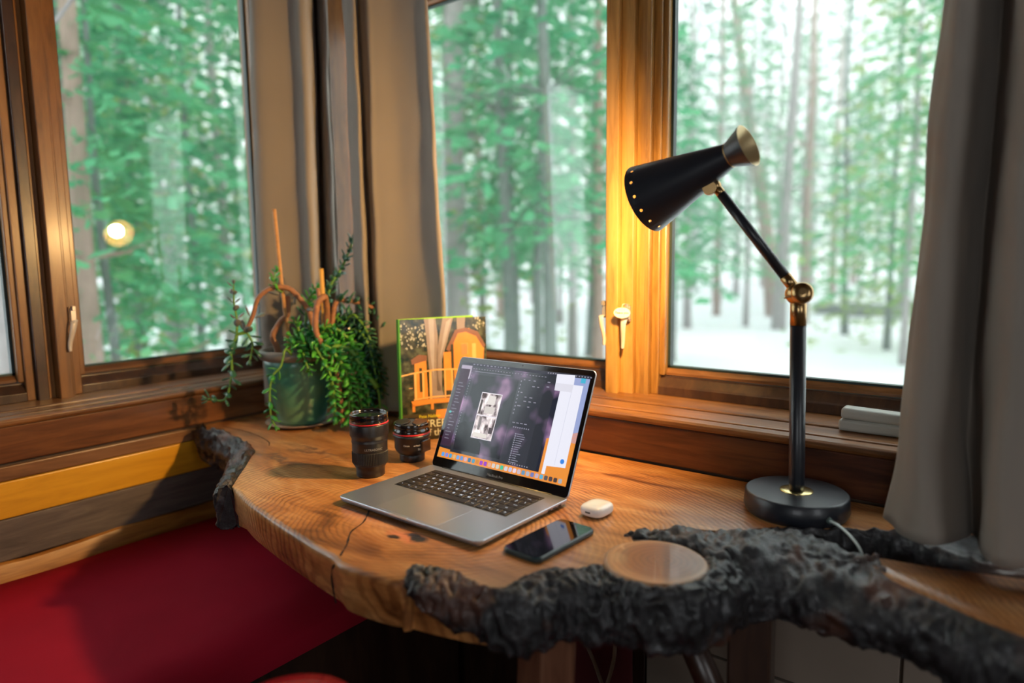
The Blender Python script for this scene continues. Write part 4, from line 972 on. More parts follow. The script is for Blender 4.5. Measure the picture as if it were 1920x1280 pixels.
mb = MB().lathe([(.0045, 0), (.0045, .006)], Matrix.Translation(LB+V((.062, -.053, .016))) @ V((0, 0, 1)).rotation_difference(V((.76, -.65, 0))).to_matrix().to_4x4(), 16); build('cord_grommet', mb, simple('grommet', (.10, .14, .13), .4), lm)
mb = MB().tube(cr([(1.512,-.171,.016),(1.530,-.186,.016),(1.552,-.204,.008),(1.566,-.214,-.006),(1.572,-.219,-.03),(1.574,-.222,-.08)], 8), .0021, 10); o = build('power_cord', mb, simple('clear_cord', (.62, .68, .64), .2, coat=.5), lm); o['label'] = 'pale translucent power cord'

# ------------------------------------------------------------------ book
bk = thing('book', (.57, -.12, 0), 'square green-spined treehouse book standing upright behind the lenses', 'book')
BP = V((.571, -.190)); ph_ = R(56); BWd, BH = .215, .291
MBk = Matrix.Translation((BP.x, BP.y, .0005)) @ Matrix.Rotation(ph_, 4, 'Z') @ Matrix.Rotation(R(-1.5), 4, 'X')
# local x along cover, z up, y into the book
LIME = simple('lime_board', (.28, .62, .03), .45); SPG = simple('spine_green', (.07, .30, .03), .4)
def cover_mat():
    m, nt, b = newmat('printed_forest'); L = nt.links.new
    tc = N(nt, 'ShaderNodeTexCoord'); n = N(nt, 'ShaderNodeTexNoise'); n.inputs['Scale'].default_value = 55; n.inputs['Detail'].default_value = 6
    n2 = N(nt, 'ShaderNodeTexNoise'); n2.inputs['Scale'].default_value = 14; L(tc.outputs['Object'], n.inputs['Vector']); L(tc.outputs['Object'], n2.inputs['Vector'])
    c = N(nt, 'ShaderNodeValToRGB'); e = c.color_ramp.elements; e[0].position = .38; e[0].color = (.012, .022, .010, 1); e[1].position = .66; e[1].color = (.10, .115, .06, 1); x = e.new(.52); x.color = (.045, .045, .022, 1)
    L(n.outputs['Fac'], c.inputs[0]); L(c.outputs[0], b.inputs['Base Color']); b.inputs['Roughness'].default_value = .25; b.inputs['Coat Weight'].default_value = .4
    return m
mb = MB().box((0, 0, 0), (BWd, .0028, BH), MBk); fc = build('front_cover', mb, cover_mat(), bk, bevel=.0006)
Mback = Matrix.Translation((BP.x-.016, BP.y+.010, .0005)) @ Matrix.Rotation(R(68), 4, 'Z')
mb = MB().box((0, 0, 0), (BWd-.012, .0028, BH), Mback); build('back_cover', mb, LIME, bk, bevel=.0006)
mb = MB(); a = MBk @ V((0, 0, 0)); b1 = Mback @ V((0, .0028, 0)); d = (b1-a); d.z = 0
mb.add([a, a+V((.002, .003, 0)), b1+V((.002, .003, 0)), b1, a+V((0, 0, BH)), a+V((.002, .003, BH)), b1+V((.002, .003, BH)), b1+V((0, 0, BH))], [(0,3,2,1),(4,5,6,7),(0,1,5,4),(1,2,6,5),(2,3,7,6),(3,0,4,7)]); build('spine', mb, SPG, bk)
PAGE = simple('page_edges', (.75, .72, .62), .8, bump=.3, bscale=900)
mb = MB(); Mpg = Matrix.Translation((BP.x-.008, BP.y+.008, .0045)) @ Matrix.Rotation(R(61), 4, 'Z')
mb.add([Mpg @ V(p) for p in [(.004,-.003,0),(BWd-.014,-.006,0),(BWd-.014,.003,0),(.004,.004,0),(.004,-.003,BH-.009),(BWd-.014,-.006,BH-.009),(BWd-.014,.003,BH-.009),(.004,.004,BH-.009)]], [(0,3,2,1),(4,5,6,7),(0,1,5,4),(1,2,6,5),(2,3,7,6),(3,0,4,7)]); build('pages', mb, PAGE, bk)
def cv(name, polys, col, d=.0003, rough_=.3):
    mb = MB()
    for pts in polys: mb.add([MBk @ V((BWd*(u_), -d, BH*(1-v_))) for u_, v_ in pts], [tuple(range(len(pts)))])
    return build(name, mb, simple('print_%s_%.4f' % (name, d), col, rough_, coat=.4, var=.18, bscale=45), fc, recalc=False)
R4 = lambda a, b_, c_, d_: [(a, b_), (c_, b_), (c_, d_), (a, d_)]
rngc = random.Random(3)
pol = []
for k in range(70):
    u_, v_ = rngc.uniform(.01, .30), rngc.uniform(.03, .24); r = rngc.uniform(.004, .016); pol.append([(u_+r*cos(a)*rngc.uniform(.5, 1.2), v_+r*sin(a)*rngc.uniform(.5, 1.2)) for a in [2*pi*i/7 for i in range(7)]])
for k in range(22):
    u_, v_ = rngc.uniform(.85, .99), rngc.uniform(.0, .10); r = rngc.uniform(.004, .012); pol.append([(u_+r*cos(a), v_+r*sin(a)) for a in [2*pi*i/7 for i in range(7)]])
cv('pale_foliage', pol, (.42, .42, .34), .0003)
cv('ground_brown', [R4(0, .78, .62, 1), R4(.0, .93, 1, 1)], (.05, .040, .018), .0003)
cv('tree_trunk', [[(.29, 0), (.42, 0), (.44, .14), (.43, .50), (.50, .66), (.36, .66), (.33, .40), (.31, .15)], [(.50, 0), (.62, 0), (.55, .18), (.48, .34), (.47, .60), (.41, .60), (.42, .30), (.46, .14)], [(.66, 0), (.76, 0), (.745, .12), (.66, .12)]], (.27, .22, .20), .0004)
cv('trunk_light', [[(.34, 0), (.40, 0), (.40, .2), (.38, .5), (.35, .3)], [(.54, .03), (.60, 0), (.52, .2), (.46, .32), (.50, .15)]], (.38, .35, .36), .0005)
OR = (.72, .27, .05); ORD = (.42, .13, .02); ORL = (.88, .46, .16)
cv('house_wall', [[(.64, .10), (.80, .09), (.92, .16), (.97, .26), (.94, .56), (.62, .56), (.60, .30)], R4(.50, .28, .60, .60), [(.17, .34), (.30, .32), (.31, .66), (.16, .66)]], OR, .0005)
cv('house_roof', [[(.53, .26), (.64, .10), (.76, .085), (.90, .12), (.99, .24), (.96, .26), (.88, .16), (.76, .12), (.67, .13), (.57, .28)]], (.22, .10, .06), .0006)
cv('porch_roof', [[(.13, .33), (.22, .29), (.31, .30), (.31, .34), (.14, .37)]], (.22, .10, .06), .00062)
cv('house_window', [R4(.705, .22, .775, .31), R4(.705, .33, .77, .46), R4(.22, .40, .25, .60), R4(.585, .22, .615, .5)], (.03, .035, .02), .0007)
cv('shutter_slats', [R4(.71+.015*k, .215, .717+.015*k, .31) for k in range(5)] + [R4(.83, .22, .875, .40)], ORL, .0008)
cv('balcony_rail', [[(.0, .455), (.15, .435), (.40, .415), (.62, .42), (.80, .44), (.80, .452), (.62, .432), (.40, .427), (.15, .447), (0, .467)], R4(.16, .44, .185, .66), R4(.33, .42, .355, .66), R4(.25, .43, .27, .66), R4(.58, .43, .60, .66), R4(.68, .43, .70, .66), R4(.10, .56, .14, .565), R4(.50, .43, .515, .66), [(.15, .655), (.35, .640), (.75, .64), (.75, .652), (.35, .652), (.15, .667)]], ORL, .0009)
cv('deck_beams', [[(.12, .67), (.35, .66), (.74, .665), (.74, .70), (.35, .70), (.14, .715)], [(.40, .755), (.73, .755), (.72, .83), (.42, .83), (.39, .80)], R4(.13, .70, .16, .76), R4(.34, .70, .37, .75)], OR, .0007)
Mtx = lambda u_, v_: MBk @ Matrix.Translation((BWd*u_, -.0010, BH*(1-v_))) @ Matrix.Rotation(R(90), 4, 'X')
build('title_lettering', text_mb('TREEHOUSES', .0255, Mtx(.245, .895), bold=.0001), simple('title_cream', (.70, .74, .55), .5), fc)
build('subtitle_lettering', text_mb('of the World', .0235, Mtx(.245, .968), bold=.0001), simple('title_cream2', (.66, .68, .52), .5), fc)
build('author_lettering', text_mb('Pete Nelson', .0105, Mtx(.20, .815), bold=.0002), simple('author_yellow', (.60, .55, .03), .5), fc)

# ------------------------------------------------------------------ plant
PC = V((.205, -.207, 0))
M0 = Matrix.Translation(PC)
mb = MB().lathe([(.055, 0), (.078, .003), (.092, .009), (.094, .011), (.090, .0115), (.074, .006), (.004, .0055)], M0, 64); tag(build('saucer', mb, SAUCER, base=PC), 'shallow brown clay saucer under the teal plant pot', 'saucer')
pp = thing('potted_plant', PC+V((0, 0, .0056)), 'jade plant with arching brown stems trailing from a teal glazed pot', 'plant')
mb = MB().lathe([(.058, .006), (.061, .009), (.063, .02), (.077, .09), (.088, .16), (.090, .184), (.083, .186), (.070, .12), (.05, .02)], M0, 64, caps=True); build('pot', mb, POT_M, pp)
mb = MB().lathe([(.089, .176), (.098, .180), (.103, .188), (.103, .196), (.098, .203), (.090, .203), (.084, .196), (.082, .178)], M0, 64, caps=False); o = build('pot_rim', mb, RIM_M, pp); o['label'] = 'grey brown rounded pot rim'
mb = MB().lathe([(.084, .172), (.05, .178), (.003, .180)], M0, 40); build('soil', mb, SOIL, pp)
def leafshape(mb, p, d, nrm, Ln, w, rng):
    """thick pointed-oval leaf"""
    d = V(d).normalized(); s_ = d.cross(V(nrm)); 
    if s_.length < .05: s_ = d.cross(V((1, 0, .3)))
    s_.normalize(); n_ = s_.cross(d).normalized(); th = w*.16; c = V(p)
    prof = [(0, .15), (.12, .42), (.35, .90), (.6, 1.05), (.82, .88), (.95, .50), (1.0, .12)]
    rows = []
    for t, k in prof:
        cc = c + d*Ln*t + n_*Ln*.14*(t*t)
        rows.append([cc+s_*w*.5*k, cc+n_*th*k+s_*w*.22*k, cc+n_*th*k-s_*w*.22*k, cc-s_*w*.5*k, cc-n_*th*k*.9])
    mb.grid(rows, True, True); o_ = len(mb.v)-35
    mb.f.append(tuple(range(o_+30, o_+35))); mb.sm.append(False)
def branch(name, pts, r0, r1, smat, leaf=None, t0=0., step=.014, Ln=.026, seed=1, lmat=LEAF, label=None, wf=.60, tip=True):
    P = [V(p) for p in cr(pts, 6)]
    m_ = len(P); rads = [r0+(r1-r0)*i/(m_-1) for i in range(m_)]
    rads = [r*(1+.18*noise.noise(V((i*.9, seed, 0)))) for i, r in enumerate(rads)]
    mb = MB().tube(P, rads, 8); st = build('stem', mb, smat, pp)
    if label: st['label'] = label
    if leaf is None: return
    rng = random.Random(seed*13+5); mb = MB(); acc = 0; nxt = 0; tot = sum((P[i+1]-P[i]).length for i in range(m_-1)); rot = rng.random()*3
    for i in range(m_-1):
        seg = P[i+1]-P[i]; l_ = seg.length
        while acc + l_ >= nxt:
            f = (nxt-acc)/l_; t = nxt/tot
            if t >= t0:
                p = P[i]+seg*f; tn = seg.normalized(); a = tn.cross(V((.2, .1, 1))); a = a.normalized() if a.length > .1 else V((1, 0, 0)); b_ = tn.cross(a)
                k_ = 1-.3*t*(1 if tip else 0)
                for sg in (0, pi):
                    if rng.random() < leaf:
                        th = rot+sg+rng.uniform(-.35, .35); out = a*cos(th)+b_*sin(th); dd = (out*1.0+tn*rng.uniform(.35, .8)+V((0, 0, .15))).normalized()
                        leafshape(mb, p+out*r1*.6, dd, tn, 1.12*Ln*k_*rng.uniform(.75, 1.2), 1.12*Ln*wf*k_*rng.uniform(.85, 1.2), rng)
                rot += pi/2*.92
            nxt += step
        acc += l_
    if tip:
        for k in range(4):
            th = k*pi/2+rot; tn = (P[-1]-P[-3]).normalized(); a = tn.orthogonal().normalized(); b_ = tn.cross(a); out = a*cos(th)+b_*sin(th)
            leafshape(mb, P[-1], (tn*1.3+out*.8), tn, Ln*.55, Ln*.24, rng)
    if mb.v: build('leaves', mb, lmat, st)
B = branch
B('c', [(.200,-.262,.180),(.197,-.268,.215),(.193,-.275,.240),(.205,-.258,.278),(.216,-.243,.296),(.218,-.241,.342)], .0085, .006, STEMB, None)
B('arch', [(.175,-.340,.256),(.186,-.324,.296),(.194,-.313,.337),(.206,-.295,.358),(.222,-.272,.367),(.238,-.248,.361),(.250,-.230,.338),(.259,-.217,.315),(.265,-.208,.291),(.268,-.203,.235),(.255,-.208,.185)], .0052, .0080, STEMB, .25, .0, .04, .030, 2, LEAFP, label='arching brown woody stem')
B('d', [(.268,-.187,.185),(.285,-.180,.250),(.305,-.188,.300),(.328,-.208,.335),(.345,-.226,.342),(.341,-.240,.329),(.337,-.246,.296),(.337,-.247,.259),(.344,-.235,.225),(.355,-.220,.195),(.361,-.210,.156),(.364,-.206,.116),(.367,-.202,.061),(.367,-.202,.022)], .0095, .0050, STEMB, .8, .72, .020, .024, 3, LEAF, label='thick brown stem looping over the pot rim')
B('stub', [(.333,-.233,.364),(.336,-.231,.328)], .0045, .006, STEMB, None)
B('right', [(.268,-.187,.180),(.285,-.162,.250),(.290,-.155,.300),(.296,-.146,.328),(.306,-.131,.328),(.328,-.100,.320),(.352,-.072,.305),(.370,-.06,.283),(.380,-.055,.265)], .0075, .0040, STEMB, .95, .50, .011, .032, 4, LEAFD)
B('up', [(.228,-.139,.180),(.232,-.133,.302),(.241,-.121,.369),(.256,-.099,.408),(.270,-.083,.452),(.278,-.072,.488)], .0045, .0026, STEMG, 1, .35, .0125, .026, 5, LEAFD)
B('vl', [(.175,-.340,.256),(.163,-.357,.249),(.162,-.359,.242),(.154,-.370,.214),(.154,-.370,.164),(.151,-.375,.130),(.142,-.388,.087),(.120,-.419,.092)], .0045, .0024, STEMG, .9, .05, .019, .030, 6, LEAFD)
B('vlt', [(.163,-.357,.250),(.164,-.355,.288),(.162,-.358,.331),(.163,-.357,.376)], .0034, .0016, STEMG, .85, .1, .020, .024, 7, LEAFP)
B('vg', [(.166,-.335,.258),(.171,-.328,.244),(.175,-.322,.222),(.170,-.329,.184)], .003, .002, STEMG, 1, .1, .016, .030, 8, LEAFD)
B('vh', [(.270,-.270,.190),(.290,-.305,.216),(.287,-.318,.176),(.275,-.335,.152),(.270,-.342,.108),(.270,-.342,.053),(.275,-.335,.028)], .0032, .0022, STEMG, .9, .35, .017, .026, 9, LEAF)
B('m1', [(.300,-.230,.190),(.345,-.242,.222),(.363,-.225,.212),(.384,-.195,.149),(.385,-.193,.067),(.384,-.195,.028)], .0045, .003, STEMG, 1, .05, .0125, .030, 10)
B('m2', [(.280,-.200,.190),(.347,-.179,.226),(.368,-.147,.169),(.374,-.139,.084),(.381,-.129,.041)], .0045, .003, STEMG, 1, .1, .0125, .030, 11)
B('m3', [(.290,-.230,.190),(.341,-.257,.221),(.358,-.232,.166),(.362,-.227,.098),(.364,-.223,.034)], .0045, .003, STEMG, .9, .45, .016, .026, 12)
B('J', [(.300,-.190,.190),(.347,-.213,.216),(.373,-.175,.207),(.391,-.150,.157),(.411,-.120,.104)], .006, .0075, STEMG, .2, .0, .03, .024, 13, tip=False, label='thick bare green stem')
B('J2', [(.411,-.120,.100),(.413,-.117,.078),(.414,-.115,.020)], .003, .003, STEMG, .5, .3, .02, .024, 14)
B('K1', [(.236,-.163,.180),(.274,-.118,.273),(.309,-.085,.241),(.345,-.075,.209)], .0045, .003, STEMG, 1, .2, .0115, .030, 15, LEAFD)
B('K2', [(.256,-.169,.180),(.292,-.117,.245),(.330,-.100,.155),(.353,-.095,.064)], .0045, .003, STEMG, 1, .2, .0115, .030, 16, LEAFD)
B('K3', [(.236,-.147,.180),(.270,-.108,.285),(.302,-.095,.268),(.333,-.090,.236)], .004, .0026, STEMG, 1, .2, .0115, .030, 17, LEAFD)
B('K4', [(.250,-.150,.180),(.310,-.12,.235),(.350,-.105,.215),(.385,-.095,.15),(.39,-.09,.08)], .004, .0026, STEMG, 1, .2, .0115, .028, 27, LEAFD)
B('L', [(.228,-.263,.353),(.219,-.276,.364),(.216,-.279,.378),(.220,-.274,.411)], .003, .0018, STEMG, 1, .1, .012, .020, 18)
B('M', [(.213,-.196,.180),(.219,-.187,.305),(.228,-.174,.345),(.234,-.165,.360)], .004, .003, STEMG, 1, .55, .012, .032, 19)
B('N', [(.254,-.242,.180),(.255,-.240,.254),(.250,-.248,.282)], .004, .003, STEMG, 1, .4, .012, .024, 20)
B('c1', [(.270,-.230,.180),(.302,-.244,.217),(.288,-.264,.231),(.277,-.280,.226)], .004, .003, STEMG, 1, .3, .011, .034, 21)
B('c2', [(.270,-.220,.180),(.309,-.233,.216),(.317,-.221,.242),(.303,-.242,.257)], .004, .003, STEMG, 1, .3, .011, .032, 22)
B('m4', [(.270,-.180,.180),(.330,-.131,.221),(.353,-.110,.176),(.360,-.105,.132)], .004, .003, STEMG, 1, .2, .0125, .030, 23)
B('m5', [(.260,-.230,.180),(.300,-.262,.206),(.318,-.27,.190),(.325,-.265,.16)], .003, .002, STEMG, 1, .4, .011, .026, 24)
B('m6', [(.290,-.200,.190),(.350,-.200,.215),(.382,-.165,.165),(.398,-.145,.10),(.400,-.142,.05)], .004, .003, STEMG, 1, .1, .0125, .028, 25)
B('m7', [(.290,-.210,.190),(.325,-.215,.260),(.345,-.195,.262),(.365,-.170,.235)], .004, .003, STEMG, 1, .3, .0125, .028, 26)
B('x0', [(.290,-.215,.185),(.352,-.232,.214),(.372,-.208,.18),(.388,-.188,.11),(.388,-.186,.04)], .0035, .0024, STEMG, 1, .15, .0115, .027, 60)
B('x1', [(.285,-.200,.185),(.355,-.205,.212),(.380,-.178,.16),(.392,-.165,.09),(.396,-.160,.03)], .0035, .0024, STEMG, 1, .15, .0115, .027, 61)
B('x2', [(.275,-.195,.185),(.335,-.190,.225),(.362,-.160,.20),(.385,-.140,.14),(.395,-.130,.07)], .0035, .0024, STEMG, 1, .15, .0115, .027, 62, LEAFD)
B('x3', [(.300,-.240,.185),(.350,-.255,.208),(.370,-.235,.15),(.374,-.228,.09),(.372,-.226,.04)], .0035, .0024, STEMG, 1, .15, .0115, .027, 63)
B('x4', [(.240,-.180,.185),(.262,-.165,.26),(.280,-.150,.29),(.300,-.140,.275)], .0035, .0024, STEMG, 1, .15, .0115, .027, 64)
B('x5', [(.225,-.200,.185),(.235,-.200,.25),(.245,-.195,.275)], .0035, .0024, STEMG, 1, .15, .0115, .027, 65, LEAFD)
B('x6', [(.260,-.200,.185),(.290,-.205,.240),(.310,-.200,.255),(.335,-.190,.235)], .0035, .0024, STEMG, 1, .15, .0115, .027, 66)
B('x7', [(.250,-.225,.185),(.268,-.250,.225),(.262,-.268,.245)], .0035, .0024, STEMG, 1, .15, .0115, .027, 67)
B('x8', [(.260,-.150,.185),(.315,-.125,.285),(.345,-.115,.275),(.370,-.110,.24),(.385,-.105,.19)], .0035, .0024, STEMG, 1, .15, .0115, .027, 68, LEAFD)
B('x9', [(.270,-.160,.185),(.330,-.130,.250),(.365,-.120,.235),(.392,-.118,.18),(.402,-.115,.12)], .0035, .0024, STEMG, 1, .15, .0115, .027, 69, LEAFD)
B('x10', [(.285,-.190,.185),(.345,-.175,.235),(.375,-.150,.195),(.39,-.145,.12)], .0035, .0024, STEMG, 1, .15, .0115, .027, 70)
def stake(pts, r, mat, label):
    mb = MB().tube(cr(pts, 4), r, 10); o = build('stake', mb, mat, pp); o['label'] = label
stake([(.206,-.260,.563),(.207,-.257,.496),(.209,-.254,.411),(.212,-.251,.343),(.216,-.245,.243),(.217,-.244,.178)], .0052, STICK, 'tall crooked cut stick')
stake([(.276,-.178,.412),(.276,-.177,.340),(.276,-.177,.268),(.274,-.180,.178)], .0062, STICKY, 'short yellow bamboo stake')

# ------------------------------------------------------------------ outside: snow, trees
GZ = -1.38
def snow_mat():
    m, nt, b = newmat('snow'); b.inputs['Base Color'].default_value = (.86, .88, .92, 1); b.inputs['Roughness'].default_value = .7
    tc = N(nt, 'ShaderNodeTexCoord'); n = N(nt, 'ShaderNodeTexNoise'); n.inputs['Scale'].default_value = 1.6; n.inputs['Detail'].default_value = 5
    bp = N(nt, 'ShaderNodeBump'); bp.inputs['Strength'].default_value = .4; bp.inputs['Distance'].default_value = .1
    nt.links.new(tc.outputs['Object'], n.inputs['Vector']); nt.links.new(n.outputs['Fac'], bp.inputs['Height']); nt.links.new(bp.outputs['Normal'], b.inputs['Normal']); return m
SNOW = snow_mat()
def gh(x, y):
    d = math.hypot(x-1, y+1); return GZ + .012*max(0, d-8)*1.0 + .18*noise.noise(V((x*.16, y*.16, 0))) + .06*noise.noise(V((x*.6, y*.6, 3)))
mb = MB(); rows = []
for j in range(110):
    y = -40 + 110*j/109; rows.append([V((-70 + 110*i/109, y, gh(-70+110*i/109, y))) for i in range(110)])
# keep the snow out of the house footprint by lying below its floor
mb.grid(rows, False, True); o = build('snow_ground', mb, SNOW, base=(0, 0, GZ)); o['kind'] = 'stuff'; o['label'] = 'snow covering the ground outside the windows'; o['category'] = 'snow'
def fol_mat(name, c1, c2):
    m, nt, b = newmat(name); L = nt.links.new
    tc = N(nt, 'ShaderNodeTexCoord'); n = N(nt, 'ShaderNodeTexNoise'); n.inputs['Scale'].default_value = 1.6; n.inputs['Detail'].default_value = 3
    L(tc.outputs['Object'], n.inputs['Vector']); c = N(nt, 'ShaderNodeValToRGB'); e = c.color_ramp.elements; e[0].position = .35; e[1].position = .65
    e[0].color = (*c1, 1); e[1].color = (*c2, 1); L(n.outputs['Fac'], c.inputs[0]); L(c.outputs[0], b.inputs['Base Color']); b.inputs['Roughness'].default_value = .6
    b.inputs['Transmission Weight'].default_value = 0
    tr = N(nt, 'ShaderNodeBsdfTranslucent'); L(c.outputs[0], tr.inputs[0]); mx = N(nt, 'ShaderNodeMixShader'); mx.inputs[0].default_value = .4
    out = nt.nodes['Material Output']; L(b.outputs[0], mx.inputs[1]); L(tr.outputs[0], mx.inputs[2]); L(mx.outputs[0], out.inputs[0])
    return m
FOL = [fol_mat('needles_teal', (.04, .28, .13), (.14, .46, .22)), fol_mat('needles_green', (.06, .32, .12), (.18, .48, .20)), fol_mat('needles_yellow', (.20, .36, .09), (.40, .50, .15)), fol_mat('needles_grey', (.20, .32, .26), (.38, .46, .40))]
TRK = simple('tree_bark_grey', (.34, .31, .30), .9, bump=.5, bscale=8, var=.3); TRKR = simple('tree_bark_brown', (.34, .24, .19), .9, bump=.5, bscale=8, var=.3); TRKD = simple('tree_bark_dark', (.16, .19, .17), .9, bump=.5, bscale=8, var=.3)
def conifer_mesh(seed, h, rad, crown0, nb, mat, dens_=26, leaf=.10):
    rng = random.Random(seed); mb = MB()
    for k in range(nb):
        t = (k+.5)/nb; z = crown0 + (h-crown0)*t; r = rad*(1-t)**.8*rng.uniform(.65, 1.15) + .15; a = k*2.399+rng.uniform(-.4, .4)
        d = V((cos(a), sin(a), 0)); s_ = V((-sin(a), cos(a), 0))
        for j in range(int(dens_*(.4+.6*(1-t)))):
            u_ = rng.random()**.7; w = (rng.random()-.5)*2*.24*r*(.3+u_)
            p = V((0, 0, z)) + d*r*u_ + s_*w + V((0, 0, -.30*r*u_*u_ + rng.uniform(-.05, .03)))
            q1 = (d*rng.uniform(.4, 1)+s_*rng.uniform(-.9, .9)+V((0, 0, rng.uniform(-.5, .15)))).normalized()*leaf*rng.uniform(.8, 2.0)
            q2 = V((rng.uniform(-1, 1), rng.uniform(-1, 1), rng.uniform(-.6, .6))).normalized()*leaf*rng.uniform(.25, .6)
            mb.add([p-q2*.5, p+q1*.5-q2, p+q1, p+q1*.5+q2], [(0, 1, 2, 3)])
    me = bpy.data.meshes.new('foliage'); me.from_pydata([tuple(p) for p in mb.v], [], mb.f); me.materials.append(mat); return me
def trunk_mesh(seed, h, r, mat, lean=(0, 0), twigs=0):
    rng = random.Random(seed); mb = MB(); P = []
    for k in range(9):
        t = k/8; P.append((lean[0]*t*h + .06*noise.noise(V((t*3, seed, 0)))*h*.15, lean[1]*t*h + .06*noise.noise(V((t*3, seed, 7)))*h*.15, h*t))
    mb.tube(P, [r*(1-.75*k/8)*(1.25 if k == 0 else 1) for k in range(9)], 10)
    for k in range(twigs):
        t = rng.uniform(.2, .98); i = min(7, int(t*8)); b0 = V(P[i]); a = rng.uniform(0, 6.28); l_ = rng.uniform(.4, 1.4)*(1.1-t)*1.6
        d = V((cos(a), sin(a), rng.uniform(-.15, .5))); mb.tube([b0, b0+d*l_*.5+V((0, 0, .05)), b0+d*l_+V((0, 0, .02 if rng.random() < .5 else .2))], [r*.16, r*.10, r*.03], 4, cap=False)
    me = bpy.data.meshes.new('trunk'); me.from_pydata([tuple(p) for p in mb.v], [], mb.f); me.materials.append(mat)
    me.polygons.foreach_set('use_smooth', [True]*len(me.polygons)); return me
CON = [conifer_mesh(1, 7.5, 1.6, 2.0, 110, FOL[0], 34, .125), conifer_mesh(2, 9.5, 1.9, 1.6, 104, FOL[1], 30, .13), conifer_mesh(3, 11, 1.9, 1.4, 88, FOL[3], 24, .14), conifer_mesh(4, 5.2, 1.35, .1, 76, FOL[1], 28, .105), conifer_mesh(5, 8.0, 1.9, .5, 84, FOL[2], 28, .13), conifer_mesh(6, 12, 2.1, 2.6, 84, FOL[0], 26, .15)]
CT = [trunk_mesh(1, 7.4, .055, TRKD), trunk_mesh(2, 9.3, .075, TRK), trunk_mesh(3, 10.8, .09, TRK, twigs=10), trunk_mesh(4, 5.1, .04, TRKD), trunk_mesh(5, 7.9, .065, TRKD), trunk_mesh(6, 11.8, .10, TRKR, twigs=12)]
BT = [trunk_mesh(11, 12, .15, TRK, twigs=26), trunk_mesh(12, 10, .10, TRKR, twigs=24), trunk_mesh(13, 13, .19, TRKR, (-.17, .05), twigs=14), trunk_mesh(14, 9, .07, TRKD, (.03, 0), twigs=30), trunk_mesh(15, 12, .13, TRK, (.02, .02), twigs=20)]
# (x, y, kind, size, window)
CONIFERS = [(-6.88,1.29,5,1.00,'l'),(-15.45,4.04,1,1.00,'l'),(-5.38,1.07,3,1.10,'l'),(-26.72,8.19,2,1.40,'l'),(-10.55,2.96,2,1.00,'l'),(-4.08,0.84,3,1.15,'l'),(-18.80,6.58,1,1.20,'l'),(-3.46,0.80,0,0.72,'l'),(-29.72,11.61,2,1.50,'l'),(-12.10,4.49,5,1.00,'l'),(-5.76,2.02,4,0.80,'l'),(-20.09,8.67,5,1.10,'l'),(-7.73,3.25,1,1.00,'l'),(-13.47,6.30,2,1.00,'l'),(-26.81,13.16,2,1.40,'l'),(-4.46,1.97,0,0.80,'l'),(-16.68,8.80,2,1.20,'l'),(-5.72,2.99,1,0.90,'l'),(-9.42,5.38,4,1.00,'l'),(-6.28,4.69,0,1.00,'m'),(-7.33,6.57,1,1.00,'m'),(-7.96,8.81,0,1.00,'m'),(-4.70,5.70,4,0.90,'m'),(-9.55,11.43,2,1.00,'m'),(-20.24,24.65,2,1.40,'m'),(-5.66,7.52,1,1.00,'m'),(-10.70,14.37,5,1.10,'m'),(-3.60,5.71,0,0.95,'m'),(-13.46,19.81,2,1.20,'m'),(-2.17,4.28,0,1.00,'m'),(-8.21,13.72,2,1.00,'m'),(-3.89,7.58,1,1.00,'m'),(-16.38,27.48,2,1.40,'m'),(-9.55,17.60,1,1.20,'m'),(-2.51,5.96,5,0.80,'m'),(-10.83,25.96,1,1.20,'r'),(-2.96,9.21,0,0.70,'r'),(-4.92,14.36,2,1.00,'r'),(-11.36,30.09,2,1.40,'r'),(-5.71,18.35,5,1.00,'r'),(-8.20,27.02,2,1.30,'r'),(-3.98,15.78,1,0.90,'r'),(-9.00,33.08,2,1.40,'r'),(-5.59,23.66,2,1.10,'r'),(-4.07,20.97,1,0.90,'r'),(-7.38,35.61,2,1.50,'r'),(-4.48,27.04,5,1.20,'r'),(-5.85,37.99,5,1.50,'r'),(-2.30,20.35,0,0.90,'r'),(-3.55,30.28,2,1.20,'r'),(-0.41,13.06,4,0.95,'r'),(0.19,10.62,1,0.72,'r'),(-2.93,34.41,2,1.40,'r'),(0.10,13.63,4,1.00,'r'),(0.99,10.70,1,1.00,'r'),(1.43,13.72,0,1.00,'r')]
BARES = [(-2.68,-0.02,0,0.90,'l'),(-3.31,0.62,1,0.80,'l'),(-5.97,2.05,3,1.10,'l'),(-9.48,4.22,3,1.10,'l'),(-4.01,5.11,0,1.10,'m'),(-2.49,4.17,3,1.00,'m'),(-1.83,4.03,3,1.00,'m'),(-4.71,9.42,3,1.00,'m'),(-7.13,22.09,0,1.00,'r'),(-4.18,18.87,2,1.15,'r'),(-3.11,15.53,4,1.10,'r'),(-2.96,17.13,1,1.20,'r'),(-5.55,31.93,0,1.00,'r'),(-1.51,14.90,3,1.10,'r'),(-1.51,22.50,3,1.10,'r'),(-1.04,24.57,0,1.00,'r')]
WIN = {'l': 'left', 'm': 'middle', 'r': 'right'}
trees = [('c',) + t for t in CONIFERS] + [('b',) + t for t in BARES]
ordn = ['first', 'second', 'third', 'fourth', 'fifth', 'sixth', 'seventh', 'eighth', 'ninth', 'tenth', 'eleventh', 'twelfth', 'thirteenth', 'fourteenth', 'fifteenth', 'sixteenth', 'seventeenth', 'eighteenth', 'nineteenth']
colw = {0: 'teal green', 1: 'bright green', 2: 'grey green', 3: 'short bushy', 4: 'yellow green', 5: 'tall teal'}
cw2 = {0: 'grey', 1: 'thin reddish', 2: 'leaning reddish', 3: 'slender dark', 4: 'pale grey'}
cnt = {}
for T in trees:
    kind, x, y, k, sc, wn = T; word = (colw if kind == 'c' else cw2)[k]; cnt.setdefault((kind, WIN[wn], word), []).append(T)
